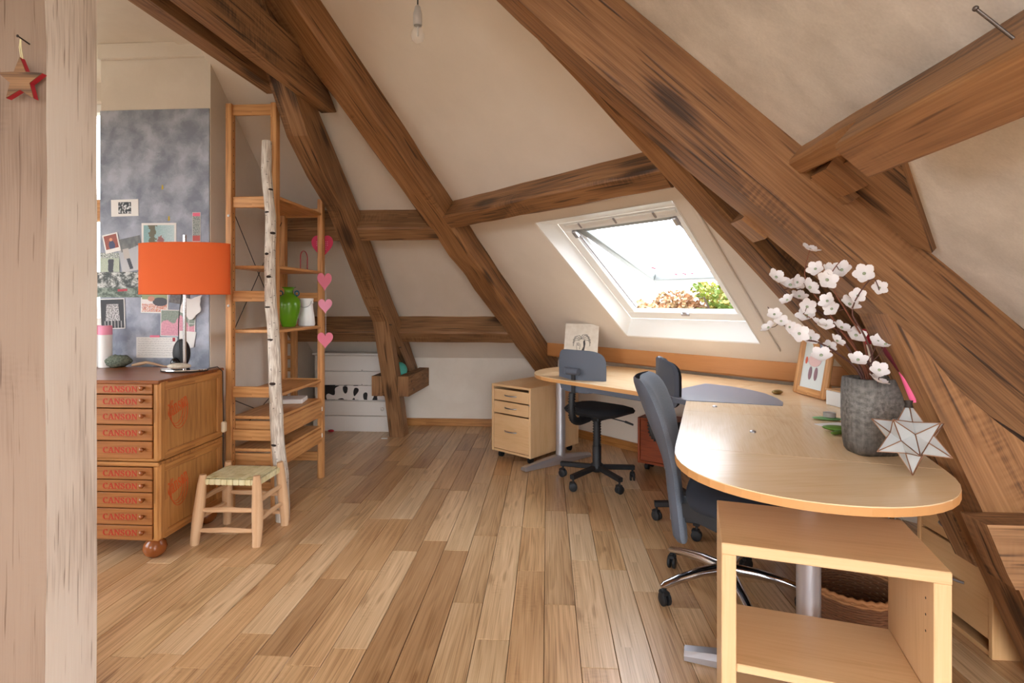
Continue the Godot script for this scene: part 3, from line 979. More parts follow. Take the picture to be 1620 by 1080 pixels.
	mb.tube([Vector3(0.79, 1.66, -0.97), Vector3(0.735, 1.725, -0.985)], 0.003, 0.003, 8)
	mb.ball(Vector3(0.735, 1.725, -0.985), Vector3(0.005, 0.005, 0.005), 8, 6)
	solid("nail", mb, M.nail, "long steel nail sticking out of the knotty purlin", "nail")

func build_post() -> void:
	var o := thing("timber_post", "limewashed square post with a brownish face, star hanging on it", "post", Vector3(-1.6, 0, -1.5))
	o.set_meta("kind", "structure")
	var no := FastNoiseLite.new()
	no.seed = 4
	no.frequency = 0.9
	var f := MB.new()
	var g := MB.new()
	var segs := 30
	var H := 3.4
	for i in segs:
		var y0 := H * i / segs
		var y1 := H * (i + 1) / segs
		var e := func(y: float, k: int) -> float: return no.get_noise_2d(y * 1.2, k * 9.0) * 0.016
		var R0 := Vector3(-1.392 + e.call(y0, 1), y0, -1.42 + e.call(y0, 2) * 0.4)
		var R1 := Vector3(-1.392 + e.call(y1, 1), y1, -1.42 + e.call(y1, 2) * 0.4)
		var B0 := Vector3(-1.40 + e.call(y0, 3) * 0.4, y0, -1.605)
		var B1 := Vector3(-1.40 + e.call(y1, 3) * 0.4, y1, -1.605)
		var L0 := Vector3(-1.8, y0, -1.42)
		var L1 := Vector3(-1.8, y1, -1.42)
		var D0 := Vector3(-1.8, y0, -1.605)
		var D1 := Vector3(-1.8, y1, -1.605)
		g.quad(R0, B0, B1, R1, Vector2(y0, 0), Vector2(y0, 0.19), Vector2(y1, 0.19), Vector2(y1, 0))
		g.quad(B0, D0, D1, B1, Vector2(y0, 0.2), Vector2(y0, 0.6), Vector2(y1, 0.6), Vector2(y1, 0.2))
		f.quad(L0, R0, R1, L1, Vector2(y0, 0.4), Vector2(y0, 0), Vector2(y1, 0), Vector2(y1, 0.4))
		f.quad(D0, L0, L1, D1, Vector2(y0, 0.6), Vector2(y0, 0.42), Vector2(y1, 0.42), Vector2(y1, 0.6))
	wpart(o, "limewashed_side", g, M.lime)
	wpart(o, "brownish_face", f, M.lime_brown)

# ------------------------------------------------------------------ plan chests with lettered drawers
func build_plan_chests() -> void:
	var XR := -1.83
	var XL := -2.56
	var ZF := -2.45
	var ZB := -2.96
	var cx := (XR + XL) / 2
	var specs := [
		["plan_chest", "upper oak plan chest with five lettered drawers, lamp on top", 0.465, 0.851, [0.836, 0.784, 0.718, 0.640, 0.5636, 0.479]],
		["plan_chest", "lower oak plan chest with five lettered drawers and ball feet", 0.09, 0.463, [0.4415, 0.3805, 0.321, 0.245, 0.166, 0.096]]]
	for s in specs.size():
		var y0: float = specs[s][2]
		var y1: float = specs[s][3]
		var o := thing(specs[s][0], specs[s][1], "chest", Vector3(cx, 0.0 if s else y0, (ZF + ZB) / 2), 0.0, "stacked plan chests")
		var b := MB.new()
		# carcass: sides, back, floor and top rail
		for x in [XL + 0.014, XR - 0.014]:
			b.bx(Vector3(x, (y0 + y1) / 2, (ZF + ZB) / 2), Vector3(0.02, y1 - y0 - 0.004, ZB * -1 + ZF - 0.004), 0.002, 1)
		b.bx(Vector3(cx, (y0 + y1) / 2, ZB + 0.01), Vector3(XR - XL - 0.03, y1 - y0 - 0.004, 0.018), 0.002)
		b.bx(Vector3(cx, y0 + 0.008, (ZF + ZB) / 2), Vector3(XR - XL - 0.004, 0.014, ZF - ZB - 0.01), 0.003)
		wpart(o, "carcass", b, M.chest)
		b = MB.new()
		b.bx(Vector3(cx, y1 - 0.009, (ZF + ZB) / 2), Vector3(XR - XL + 0.008, 0.018, ZF - ZB + 0.012), 0.004)
		wpart(o, "top_board", b, M.chest_top if s == 0 else M.chest)
		# corner stiles at the front
		for x in [XL + 0.014, XR - 0.014]:
			b = MB.new()
			b.bx(Vector3(x, (y0 + y1) / 2 - 0.006, ZF - 0.012), Vector3(0.03, y1 - y0 - 0.014, 0.026), 0.009, 1)
			wpart(o, "corner_stile", b, M.chest)
		# framed side panel
		for e in [y0 + 0.022, y1 - 0.034]:
			b = MB.new()
			b.bx(Vector3(XR, e, (ZF + ZB) / 2), Vector3(0.018, 0.036, ZF - ZB - 0.06), 0.003, 2)
			wpart(o, "side_rail", b, M.chest)
		for z in [ZF - 0.03, ZB + 0.035]:
			b = MB.new()
			b.bx(Vector3(XR - 0.001, (y0 + y1) / 2, z), Vector3(0.018, y1 - y0 - 0.02, 0.05), 0.003, 1)
			wpart(o, "side_stile", b, M.chest)
		b = MB.new()
		b.bx(Vector3(XR - 0.006, (y0 + y1) / 2, (ZF + ZB) / 2), Vector3(0.006, y1 - y0 - 0.06, ZF - ZB - 0.1), 0.001, 1)
		var sp := wpart(o, "side_panel", b, M.chest_panel)
		# stamp on the panel: script word above a long curl
		var sy := (y0 + y1) / 2
		words(sp, "stamp_word", "Canson", 0.15, 0.07, M.stamp_faint, o.transform.affine_inverse() * Transform3D(Basis(Vector3(0, 0, -1), Vector3.UP, Vector3.RIGHT) * Basis(Vector3(0, 0, 1), 0.3), Vector3(XR - 0.002, sy + 0.05, -2.585)), ["Droid Serif"], 700)
		b = MB.new()
		for c in 3:
			var pts := []
			for k in 14:
				var a := 2.4 + k * 0.33
				pts.append(Vector3(XR - 0.002, sy + 0.035 - c * 0.006 + sin(a) * (0.072 + 0.008 * c), -2.575 - cos(a) * (0.05 + 0.006 * c) - 0.012 * c))
			b.tube(pts, 0.0011, 0.0022, 5)
		wpart(sp, "stamp_curl", b, M.stamp_faint)
		# drawers
		var ys: Array = specs[s][4]
		for k in 5:
			var h: float = ys[k] - ys[k + 1]
			var c := Vector3(cx, (ys[k] + ys[k + 1]) / 2, ZF - 0.006)
			b = MB.new()
			b.bx(c, Vector3(XR - XL - 0.062, h - 0.005, 0.016), 0.002)
			var d := wpart(o, "drawer", b, M.chest_front)
			for x in [XR - 0.072, XL + 0.072]:
				b = MB.new()
				b.lathe(Transform3D(Basis(Vector3.RIGHT, PI / 2), Vector3(x, c.y + 0.006, ZF + 0.002)), [Vector2(0.006, 0), Vector2(0.005, 0.006), Vector2(0.010, 0.011), Vector2(0.0115, 0.017), Vector2(0.009, 0.022), Vector2(0, 0.024)], 14)
				wpart(d, "knob", b, M.knob)
			words(d, "lettering", "CANSON", 0.172, 0.028, M.stamp, o.transform.affine_inverse() * Transform3D(Basis(), Vector3(-2.02, c.y - 0.001, ZF + 0.0024)))
		if s:
			for x in [XL + 0.06, XR - 0.055]:
				for z in [ZF - 0.05, ZB + 0.06]:
					b = MB.new()
					b.lathe(Transform3D(Basis(), Vector3(x, 0, z)), [Vector2(0, 0), Vector2(0.028, 0.002), Vector2(0.046, 0.02), Vector2(0.052, 0.042), Vector2(0.046, 0.066), Vector2(0.03, 0.084), Vector2(0.026, 0.092)], 20)
					wpart(o, "ball_foot", b, M.knob)
	# what stands on the upper chest
	var y := 0.8515
	build_lamp(Vector3(-1.945, y, -2.80))
	var st := MB.new()
	st.ball(Vector3(-1.93, y + 0.0335, -2.735), Vector3(0.06, 0.016, 0.03), 18, 10, ry(0.15))
	solid("pebble", st, M.stone, "flat pale stone lying on the lamp base", "stone")
	st = MB.new()
	st.ball(Vector3(-2.44, y + 0.034, -2.94), Vector3(0.075, 0.035, 0.05), 18, 12, ry(0.2))
	var no := FastNoiseLite.new()
	no.frequency = 22.0
	for i in st.v.size():
		st.v[i] += st.n[i] * no.get_noise_3dv(st.v[i]) * 0.014
	solid("mineral", st, M.rock, "rough green grey rock beside the pink candle", "stone")
	for k in 2:
		st = MB.new()
		var r := 0.033
		var q := Vector3(-2.50 - k * 0.078, y, -2.925 - k * 0.02)
		st.lathe(Transform3D(Basis(), q), [Vector2(0, 0), Vector2(r, 0.001), Vector2(r, 0.185)], 22)
		var o := thing("pillar_candle", "white pillar candle with a pink top on the plan chest" if k == 0 else "second pink topped candle next to the post", "candle", q)
		wpart(o, "candle_body", st, M.white)
		st = MB.new()
		st.lathe(Transform3D(Basis(), q), [Vector2(r, 0.185), Vector2(r, 0.232), Vector2(r - 0.004, 0.236), Vector2(0, 0.232)], 22)
		wpart(o, "candle_top", st, M.pink_light)
	st = MB.new()
	st.tuber([Vector3(-2.345, y + 0.012, -2.93), Vector3(-2.3, y + 0.02, -2.93), Vector3(-2.25, y + 0.03, -2.92), Vector3(-2.21, y + 0.02, -2.93), Vector3(-2.15, y + 0.01, -2.92), Vector3(-2.06, y + 0.008, -2.93)], [0.006, 0.01, 0.008, 0.007, 0.004, 0.002], 8)
	solid("driftwood", st, M.drift, "crooked driftwood stick lying before the letter", "driftwood")
	st = MB.new()
	st.ball(Vector3(-2.06, y + 0.082, -2.94), Vector3(0.05, 0.08, 0.028), 20, 14)
	var bo := thing("black_speaker", "small black oval speaker standing behind the lamp pole", "speaker", Vector3(-2.06, y, -2.94))
	wpart(bo, "shell", st, M.black)
	st = MB.new()
	st.ball(Vector3(-2.078, y + 0.03, -2.912), Vector3(0.024, 0.03, 0.022), 14, 10)
	wpart(bo, "lens", st, mat(c8(10, 10, 12), 0.1))

func build_lamp(p: Vector3) -> void:
	var o := thing("table_lamp", "chrome table lamp with a wide oval orange shade", "lamp", p)
	var b := MB.new()
	b.lathe(Transform3D(Basis(), Vector3()), [Vector2(0, 0), Vector2(0.122, 0.001), Vector2(0.124, 0.007)], 40, 1.0, 0.66)
	part(o, "base_rim", b, M.rubber)
	b = MB.new()
	b.lathe(Transform3D(Basis(), Vector3()), [Vector2(0.124, 0.007), Vector2(0.122, 0.013), Vector2(0.05, 0.016), Vector2(0, 0.017)], 40, 1.0, 0.66)
	part(o, "base", b, M.chrome)
	b = MB.new()
	b.tube([Vector3(0, 0.014, 0), Vector3(0, 0.73, 0)], 0.0085, 0.0085, 14)
	part(o, "pole", b, M.chrome)
	b = MB.new()
	var bow := []
	for k in 9:
		var a := k / 8.0
		bow.append(Vector3(-0.006 - 0.02 * sin(a * PI), lerpf(0.03, 0.42, a), 0.012))
	b.tube(bow, 0.0022, 0.0022, 6)
	part(o, "pole_cord", b, M.black)
	b = MB.new()
	b.lathe(Transform3D(Basis(), Vector3(0, 0.412, 0)), [Vector2(0.248, 0), Vector2(0.248, 0.268)], 56, 1.0, 0.42)
	b.lathe(Transform3D(Basis(), Vector3(0, 0.412, 0)), [Vector2(0.246, 0.268), Vector2(0.246, 0)], 56, 1.0, 0.42)
	part(o, "shade", b, M.orange)
	for yy in [0.412, 0.68]:
		b = MB.new()
		var ring := []
		for k in 41:
			var a := TAU * k / 40
			ring.append(Vector3(cos(a) * 0.248, yy, sin(a) * 0.104))
		b.tube(ring, 0.002, 0.002, 6, false)
		part(o, "shade_hem", b, M.orange)
	b = MB.new()
	b.tube([Vector3(-0.24, 0.66, 0), Vector3(0.24, 0.66, 0)], 0.0025, 0.0025, 6)
	b.tube([Vector3(0, 0.66, -0.1), Vector3(0, 0.66, 0.1)], 0.0025, 0.0025, 6)
	part(o, "shade_carrier", b, M.chrome)
	b = MB.new()
	b.lathe(Transform3D(Basis(), Vector3(0, 0.6, 0)), [Vector2(0.0, -0.09), Vector2(0.02, -0.085), Vector2(0.03, -0.05), Vector2(0.022, -0.01), Vector2(0.014, 0.02), Vector2(0.014, 0.05)], 14)
	part(o, "bulb", b, M.white)
	# flex over the chest edge and down its side
	b = MB.new()
	var w := func(v: Vector3) -> Vector3: return v - p
	b.tube([w.call(Vector3(-1.83, 0.862, -2.83)), w.call(Vector3(-1.80, 0.868, -2.86)), w.call(Vector3(-1.785, 0.84, -2.885)), w.call(Vector3(-1.787, 0.72, -2.89)), w.call(Vector3(-1.79, 0.60, -2.90)), w.call(Vector3(-1.795, 0.50, -2.905)), w.call(Vector3(-1.80, 0.35, -2.91)), w.call(Vector3(-1.80, 0.15, -2.93)), w.call(Vector3(-1.81, 0.006, -2.97))], 0.0028, 0.0028, 6)
	var f := part(o, "flex", b, M.black)
	b = MB.new()
	b.bx(w.call(Vector3(-1.79, 0.53, -2.905)), Vector3(0.022, 0.06, 0.03), 0.006, 1)
	part(f, "inline_switch", b, mat(c8(224, 206, 176), 0.4))

# ------------------------------------------------------------------ pictures pinned to the grey wall
func picture(sd: int, kind: String) -> ImageTexture:
	var w := 72
	var h := 56
	var im := Image.create(w, h, false, Image.FORMAT_RGB8)
	var a := FastNoiseLite.new()
	a.seed = sd
	a.frequency = 0.06
	var f := FastNoiseLite.new()
	f.seed = sd + 5
	f.frequency = 0.25
	for j in h:
		for i in w:
			var n := a.get_noise_2d(i, j)
			var m := f.get_noise_2d(i, j)
			var c := Color.WHITE
			var x := float(i) / w
			var y := float(j) / h
			match kind:
				"bw":
					c = Color.WHITE * clampf(0.25 + n * 1.6 + m * 0.5 + (0.35 if Vector2(x - 0.55, y - 0.5).length() < 0.22 else 0.0), 0.03, 0.92)
				"garden":
					c = c8(126, 168, 168).lerp(c8(196, 214, 214), clampf(x + m * 0.4, 0, 1))
					if absf(x - 0.28 + n * 0.1) < 0.09 + 0.08 * absf(y - 0.4): c = c8(96, 90, 62)
					if Vector2((x - 0.55) * 1.6, y - 0.65).length() + m * 0.1 < 0.17: c = c8(150, 84, 80)
				"red":
					c = c8(128, 46, 30).lerp(c8(170, 80, 46), clampf(0.5 + m, 0, 1))
					if Vector2(x - 0.5, (y - 0.75) * 0.7).length() < 0.24: c = c8(42, 48, 88)
					if Vector2(x - 0.5, y - 0.33).length() < 0.12: c = c8(214, 140, 96)
				"street":
					c = c8(168, 170, 176).lerp(c8(190, 190, 190), clampf(y + m * 0.2, 0, 1))
					if y < 0.4 - x * 0.15 and x > 0.12: c = c8(88, 90, 90).lerp(c8(120, 120, 116), clampf(0.5 + n, 0, 1))
					if absf(x - 0.3) < 0.13 and y > 0.3 and y < 0.6: c = c8(184, 176, 168)
					if absf(x - 0.34 - (y - 0.6) * 0.2) < 0.07 and y >= 0.6 and y < 0.92: c = c8(40, 42, 52)
				"wood":
					c = c8(40, 46, 40).lerp(c8(206, 206, 200), clampf(0.5 + n * 1.4 + m * 0.9, 0, 1))
					if y > 0.62: c = c.lerp(c8(72, 96, 70), 0.5)
				"man":
					c = c8(190, 200, 176).lerp(c8(160, 170, 150), clampf(0.5 + m, 0, 1))
					if absf(x - 0.55 + n * 0.06) < 0.13 and y > 0.3: c = c8(36, 34, 46)
					if y < 0.25: c = c8(90, 96, 88).lerp(c8(220, 224, 214), clampf(0.5 + m * 2.0, 0, 1))
				"chair":
					c = c8(22, 20, 24)
					if absf(x - 0.5) < 0.24 + 0.1 * y and y > 0.15 and y < 0.75: c = c8(196, 192, 190) * clampf(0.8 + m * 0.9, 0.1, 1.1)
					if y >= 0.75 and fposmod(x * 7.0, 1.0) < 0.22 and absf(x - 0.5) < 0.42: c = c8(200, 196, 190)
				"sleep":
					c = c8(150, 158, 112) if y < 0.3 else c8(232, 224, 220)
					if y > 0.55 and m > 0.1: c = c8(206, 110, 60)
					if y > 0.55 and m < -0.3: c = c8(150, 50, 60)
					if Vector2((x - 0.72) * 0.8, y - 0.42).length() < 0.24: c = c8(60, 56, 64)
					if Vector2(x - 0.36, y - 0.26).length() < 0.14: c = c8(196, 136, 112)
				"rocks":
					c = c8(118, 132, 118).lerp(c8(150, 160, 146), clampf(0.5 + m, 0, 1))
					var pk := 0.62 - 0.42 * exp(-pow((x - 0.58) * 6.0, 2.0)) - 0.25 * exp(-pow((x - 0.14) * 7.0, 2.0)) + n * 0.1
					if y > pk: c = c8(226, 162, 176).lerp(c8(206, 140, 156), clampf(0.5 + m * 1.4, 0, 1))
					if absf(x - 0.82) < 0.008 or (x > 0.82 and absf(y - 0.5) < 0.012): c = c8(236, 232, 230)
				"booth":
					c = c8(84, 100, 96).lerp(c8(204, 200, 190), clampf(0.5 + m * 1.4, 0, 1))
					if y < 0.12: c = c8(232, 100, 130)
					if y > 0.8: c = c8(190, 70, 60)
				"dim":
					c = c8(112, 104, 102).lerp(c8(84, 76, 74), clampf(0.5 + n * 1.6, 0, 1))
			im.set_pixel(i, j, c)
	return ImageTexture.create_from_image(im)

func pinned(called: String, label: String, c: Vector2, s: Vector2, turn: float, kind: String, sd: int, border: float, low := 0.0, z := -3.0705) -> Node3D:
	var o := thing(called, label, "photo", Vector3(c.x, c.y, z), 0.0, "pictures pinned to the grey wall")
	o.rotation.z = turn
	if border > 0.0:
		var b := MB.new()
		b.bx(Vector3(0, 0, 0), Vector3(s.x, s.y, 0.0012), 0.0)
		part(o, "paper_border", b, M.paper)
	var q := MB.new()
	var hx := s.x / 2 - border
	var y0 := -s.y / 2 + border + low
	var y1 := s.y / 2 - border
	var e := 0.0009
	q.bx(Vector3(0, (y0 + y1) / 2, e - 0.0001), Vector3(hx * 2, y1 - y0, 0.0004), 0.0)
	q.v.clear(); q.n.clear(); q.t.clear()
	q.quad(Vector3(-hx, y0, e), Vector3(hx, y0, e), Vector3(hx, y1, e), Vector3(-hx, y1, e), Vector2(0, 1), Vector2(1, 1), Vector2(1, 0), Vector2(0, 0))
	q.quad(Vector3(hx, y0, e - 0.0005), Vector3(-hx, y0, e - 0.0005), Vector3(-hx, y1, e - 0.0005), Vector3(hx, y1, e - 0.0005))
	part(o, "print", q, tmat(picture(sd, kind), Vector3.ONE, 0.5))
	return o

func build_pictures() -> void:
	pinned("photo_print", "black and white photo card hanging alone high up", Vector2(-2.503, 1.78), Vector2(0.17, 0.1), 0.02, "bw", 1, 0.008).get_child(1).scale = Vector3(0.52, 0.82, 1)
	pinned("photo_print", "white bordered garden photo just above the orange shade", Vector2(-2.291, 1.609), Vector2(0.215, 0.159), 0.0, "garden", 2, 0.013)
	pinned("photo_strip", "narrow photo booth strip with pink tape at the wall corner", Vector2(-2.06, 1.663), Vector2(0.05, 0.172), 0.0, "booth", 3, 0.002)
	pinned("photo_print", "tilted instant photo of a figure before red", Vector2(-2.584, 1.572), Vector2(0.096, 0.112), 0.22, "red", 4, 0.008, 0.014, -3.068)
	pinned("photo_print", "tilted grey photo of someone walking past a bench", Vector2(-2.462, 1.505), Vector2(0.15, 0.2), 0.2, "street", 5, 0.0, 0.0, -3.0695)
	pinned("photo_print", "pale photo of a dark dressed figure below the instant photo", Vector2(-2.596, 1.45), Vector2(0.119, 0.129), 0.0, "man", 6, 0.0, 0.0, -3.0702)
	pinned("photo_print", "wide woodland photo of bare trees with red tape", Vector2(-2.535, 1.325), Vector2(0.281, 0.151), 0.0, "wood", 7, 0.0, 0.0, -3.0690)
	pinned("photo_print", "black and white photo of a chair above the candles", Vector2(-2.578, 1.152), Vector2(0.154, 0.18), 0.03, "chair", 8, 0.005, 0.0, -3.0685)
	pinned("photo_print", "photo of a sleeper on a flowered quilt below the shade", Vector2(-2.318, 1.216), Vector2(0.168, 0.118), -0.02, "sleep", 9, 0.006)
	pinned("photo_print", "dim brown photo half hidden by the orange shade", Vector2(-2.163, 1.25), Vector2(0.117, 0.08), -0.15, "dim", 10, 0.0, 0.0, -3.0700)
	pinned("photo_print", "pink rocks photo behind the lamp pole", Vector2(-2.173, 1.097), Vector2(0.214, 0.156), -0.02, "rocks", 11, 0.004, 0.0, -3.0692)
	# handwritten letter
	var o := thing("letter", "handwritten white letter held by pink tape", "letter", Vector3(-2.306, 0.953, -3.0705), 0.0, "pictures pinned to the grey wall")
	var b := MB.new()
	b.bx(Vector3(), Vector3(0.25, 0.122, 0.0012), 0.0)
	part(o, "paper_sheet", b, M.paper)
	b = MB.new()
	rng.seed = 17
	for r in 8:
		var x := -0.115
		var yy := 0.05 - r * 0.0135
		while x < 0.1:
			var l := rng.randf_range(0.008, 0.026)
			var pts := []
			for k in 7:
				pts.append(Vector3(x + l * k / 6.0, yy + rng.randf_range(-0.003, 0.003), 0.0012))
			b.tube(pts, 0.0004, 0.0004, 4)
			x += l + 0.005
	part(o, "handwriting", b, mat(c8(92, 92, 100), 0.8))
	b = MB.new()
	b.bx(Vector3(0.108, 0.047, 0.0012), Vector3(0.016, 0.022, 0.0006), 0.0)
	part(o, "stamp", b, M.red)
	b = MB.new()
	b.bx(Vector3(-0.01, 0.066, 0.0014), Vector3(0.06, 0.012, 0.0008), 0.0)
	part(o, "tape", b, M.pink_card)
	b = MB.new()
	b.prism(Transform3D(Basis(), Vector3(-2.13, 0.995, -3.068)), PackedVector2Array([Vector2(-0.045, -0.06), Vector2(0.055, -0.04), Vector2(0.07, 0.05), Vector2(-0.03, 0.058)]), 0.0, 0.001)
	solid("paper_note", b, M.paper, "blank white note half behind the lamp pole", "note", "pictures pinned to the grey wall")
	b = MB.new()
	var out := PackedVector2Array()
	for k in 40:
		var a := TAU * k / 40
		var r := 0.062 + 0.008 * sin(a * 5.0) + 0.006 * sin(a * 3.0 + 1.0)
		out.append(Vector2(cos(a) * r * 1.05 + (0.02 if absf(angle_difference(a, 0.35)) < 0.12 else 0.0), sin(a) * r * 0.95))
	b.prism(Transform3D(Basis(Vector3(0, 0, 1), 0.6), Vector3(-2.085, 1.19, -3.06)), out, 0.0, 0.004)
	solid("paper_cloud", b, M.paper, "white cloud shaped cutout behind the lamp pole", "decoration", "pictures pinned to the grey wall")
	b = MB.new()
	b.box(Transform3D(Basis(Vector3(0, 0, 1), 0.06), Vector3(-2.515, 1.292, -3.067)), Vector3(0.06, 0.014, 0.0008), 0.0)
	solid("tape_strip", b, M.red, "short red tape strip across the woodland photo", "tape")
	for q in [Vector2(-2.27, 1.90), Vector2(-2.23, 1.715)]:
		b = MB.new()
		b.prism(Transform3D(Basis(), Vector3(q.x, q.y, -3.0715)), PackedVector2Array([Vector2(-0.006, -0.014), Vector2(0.006, -0.012), Vector2(0.004, 0.012), Vector2(-0.003, 0.014)]), 0.0, 0.001)
		solid("paper_scrap", b, mat(c8(206, 178, 70), 0.8), "tiny yellow scrap alone in the middle of the bare grey wall" if q.y > 1.8 else "tiny yellow scrap just above the garden photo", "scrap", "yellow scraps on the wall")

# ------------------------------------------------------------------ pine shelf unit
func build_shelves() -> void:
	var XL := -1.84
	var XR := -1.572
	var ZN := -3.05
	var ZF := -3.69
	var o := thing("shelf_unit", "tall pine shelf unit with two drawers and wire bracing", "shelf", Vector3(-1.706, 0, -3.37))
	var p := 0.036
	for e in [[ZN, 2.37], [ZF, 1.934]]:
		for x in [XL, XR]:
			var b := MB.new()
			b.bx(Vector3(x, e[1] / 2, e[0]), Vector3(p, e[1], p + 0.008), 0.003, 1)
			var q := wpart(o, "post", b, M.pine)
			if e[0] == ZN:
				b = MB.new()
				for k in 44:
					b.ball(Vector3(x + (p / 2) * (1 if x == XL else -1), 0.2 + k * 0.048, ZN), Vector3(0.0012, 0.0035, 0.0035), 6, 4)
				var hh := wpart(q, "peg_holes", b, M.iron)
				hh.set_meta("kind", "stuff")
	for e in [[ZN, [2.335, 1.80, 1.255, 0.70, 0.45, 0.15]], [ZF, [1.84, 1.255, 0.66, 0.15]]]:
		for y in e[1]:
			var b := MB.new()
			b.bx(Vector3((XL + XR) / 2, y, e[0]), Vector3(XR - XL - p, 0.062, 0.018), 0.003)
			wpart(o, "rung", b, M.pine)
	for y in [1.83, 1.425, 1.05, 0.676, 0.546, 0.356]:
		var b := MB.new()
		b.bx(Vector3((XL + XR) / 2 + 0.004, y, (ZN + ZF) / 2), Vector3(XR - XL + 0.012, 0.019, ZN - ZF - 0.045), 0.003, 2)
		wpart(o, "shelf_board", b, M.pine)
	for e in [[0.43, 0.535], [0.255, 0.345]]:
		var b := MB.new()
		b.bx(Vector3(XR + 0.008, (e[0] + e[1]) / 2, (ZN + ZF) / 2), Vector3(0.016, e[1] - e[0], ZN - ZF - 0.05), 0.003, 2)
		var d := wpart(o, "drawer", b, M.pine)
		for z in [ZN - 0.035, ZF + 0.035]:
			b = MB.new()
			b.bx(Vector3((XL + XR) / 2, (e[0] + e[1]) / 2, z), Vector3(XR - XL - 0.02, e[1] - e[0] - 0.02, 0.014), 0.002)
			wpart(d, "drawer_side", b, M.pine)
		b = MB.new()
		b.bx(Vector3(XR + 0.012, (e[0] + e[1]) / 2, ZF + 0.02), Vector3(0.012, 0.03, 0.008), 0.002)
		wpart(d, "catch", b, M.white)
	for e in [[1.0, 1.80], [0.40, 0.66]]:
		for s in [0, 1]:
			var b := MB.new()
			b.tube([Vector3(XL - 0.005, e[s], ZN), Vector3(XL - 0.005, e[1 - s], ZF)], 0.0025, 0.0025, 6)
			wpart(o, "brace_wire", b, M.black)
	for y in [1.72, 1.2]:
		var b := MB.new()
		b.ball(Vector3(XL + 0.002, y, ZN + 0.024), Vector3(0.008, 0.008, 0.005), 10, 6)
		wpart(o, "push_pin", b, M.white)
	# a second, lower rack in the recess behind
	var r := thing("ladder_rack", "low dark wooden rack in the recess behind the shelves", "rack", Vector3(-2.15, 0, -4.4))
	for x in [-2.26, -2.105]:
		var b := MB.new()
		b.bx(Vector3(x, 0.62, -4.4), Vector3(0.045, 1.24, 0.045), 0.004, 1)
		wpart(r, "post", b, M.pine)
	for y in [0.30, 0.66, 0.76, 0.89, 1.1]:
		var b := MB.new()
		b.bx(Vector3(-2.18, y, -4.4), Vector3(0.12, 0.03, 0.02), 0.003)
		wpart(r, "rung", b, M.pine)
	# --- things on the shelves
	var vs := Vector3(-1.672, 1.0605, -3.42)
	var v := thing("glass_vase", "matte green glass vase with small blue handles", "vase", vs)
	var b := MB.new()
	b.lathe(Transform3D(), [Vector2(0, 0.0), Vector2(0.04, 0.002), Vector2(0.05, 0.03), Vector2(0.066, 0.09), Vector2(0.074, 0.14), Vector2(0.07, 0.175), Vector2(0.05, 0.2), Vector2(0.028, 0.215), Vector2(0.026, 0.235), Vector2(0.034, 0.25), Vector2(0.046, 0.256), Vector2(0.043, 0.258), Vector2(0.03, 0.25)], 30)
	part(v, "vase_body", b, M.green_glass)
	for s in [-1, 1]:
		b = MB.new()
		var ring := []
		for k in 13:
			var a := TAU * k / 12
			ring.append(Vector3(s * (0.054 + 0.014 * cos(a)), 0.217 + 0.016 * sin(a), 0.0))
		b.tube(ring, 0.0045, 0.0045, 8, false)
		part(v, "handle", b, M.blue_glass)
	var cn := thing("milk_can", "white enamel milk can with a wire handle", "can", Vector3(-1.625, 1.0605, -3.58))
	b = MB.new()
	b.lathe(Transform3D(), [Vector2(0, 0), Vector2(0.05, 0.001), Vector2(0.054, 0.012), Vector2(0.05, 0.06), Vector2(0.042, 0.115), Vector2(0.039, 0.15), Vector2(0.043, 0.172), Vector2(0.045, 0.185), Vector2(0.04, 0.187), Vector2(0, 0.184)], 28)
	part(cn, "can_body", b, M.gloss_white)
	b = MB.new()
	var arc := []
	for k in 13:
		var a := PI * k / 12
		arc.append(Vector3(-0.046 * cos(a), 0.165 - 0.04 * sin(a), 0.03 + 0.012 * sin(a)))
	b.tube(arc, 0.0022, 0.0022, 6)
	part(cn, "wire_handle", b, M.metal)
	for s in [-1, 1]:
		b = MB.new()
		b.bx(Vector3(s * 0.047, 0.158, 0.02), Vector3(0.01, 0.02, 0.02), 0.003)
		part(cn, "lug", b, M.gloss_white)
	var dl := thing("doll_figure", "tiny black and white doll figure beside the green vase", "figurine", Vector3(-1.735, 1.0605, -3.33))
	b = MB.new()
	b.ball(Vector3(0, 0.085, 0), Vector3(0.02, 0.019, 0.02), 14, 10)
	part(dl, "hair", b, M.black)
	b = MB.new()
	b.ball(Vector3(0.006, 0.08, 0.009), Vector3(0.014, 0.013, 0.013), 12, 8)
	part(dl, "face", b, mat(c8(240, 222, 212), 0.6))
	b = MB.new()
	b.lathe(Transform3D(), [Vector2(0, 0), Vector2(0.017, 0.001), Vector2(0.018, 0.03), Vector2(0.009, 0.066), Vector2(0, 0.068)], 14)
	part(dl, "dress", b, M.black)
	b = MB.new()
	for k in 5:
		b.ball(Vector3(cos(k * 1.3) * 0.015, 0.012 + k * 0.009, sin(k * 1.3) * 0.015), Vector3(0.005, 0.005, 0.005), 6, 5)
	part(dl, "dots", b, M.paper)
	# red wire arch on the shelf above
	b = MB.new()
	arc = []
	for k in 17:
		var a := PI * k / 16
		arc.append(Vector3(-1.635, 1.52 + 0.045 * sin(a), -3.56 + 0.052 * cos(a)))
	arc.push_front(Vector3(-1.635, 1.4355, -3.508))
	arc.append(Vector3(-1.635, 1.4355, -3.612))
	b.tube(arc, 0.0028, 0.0028, 6)
	solid("wire_arch", b, M.red, "thin red wire arch standing on a high shelf", "decoration")
	# stack of papers on the lowest open shelf
	b = MB.new()
	b.box(Transform3D(ry(0.2), Vector3(-1.70, 0.571, -3.52)), Vector3(0.17, 0.03, 0.15), 0.004)
	solid("paper_stack", b, M.paper, "small stack of white paper lying above the drawers", "paper")
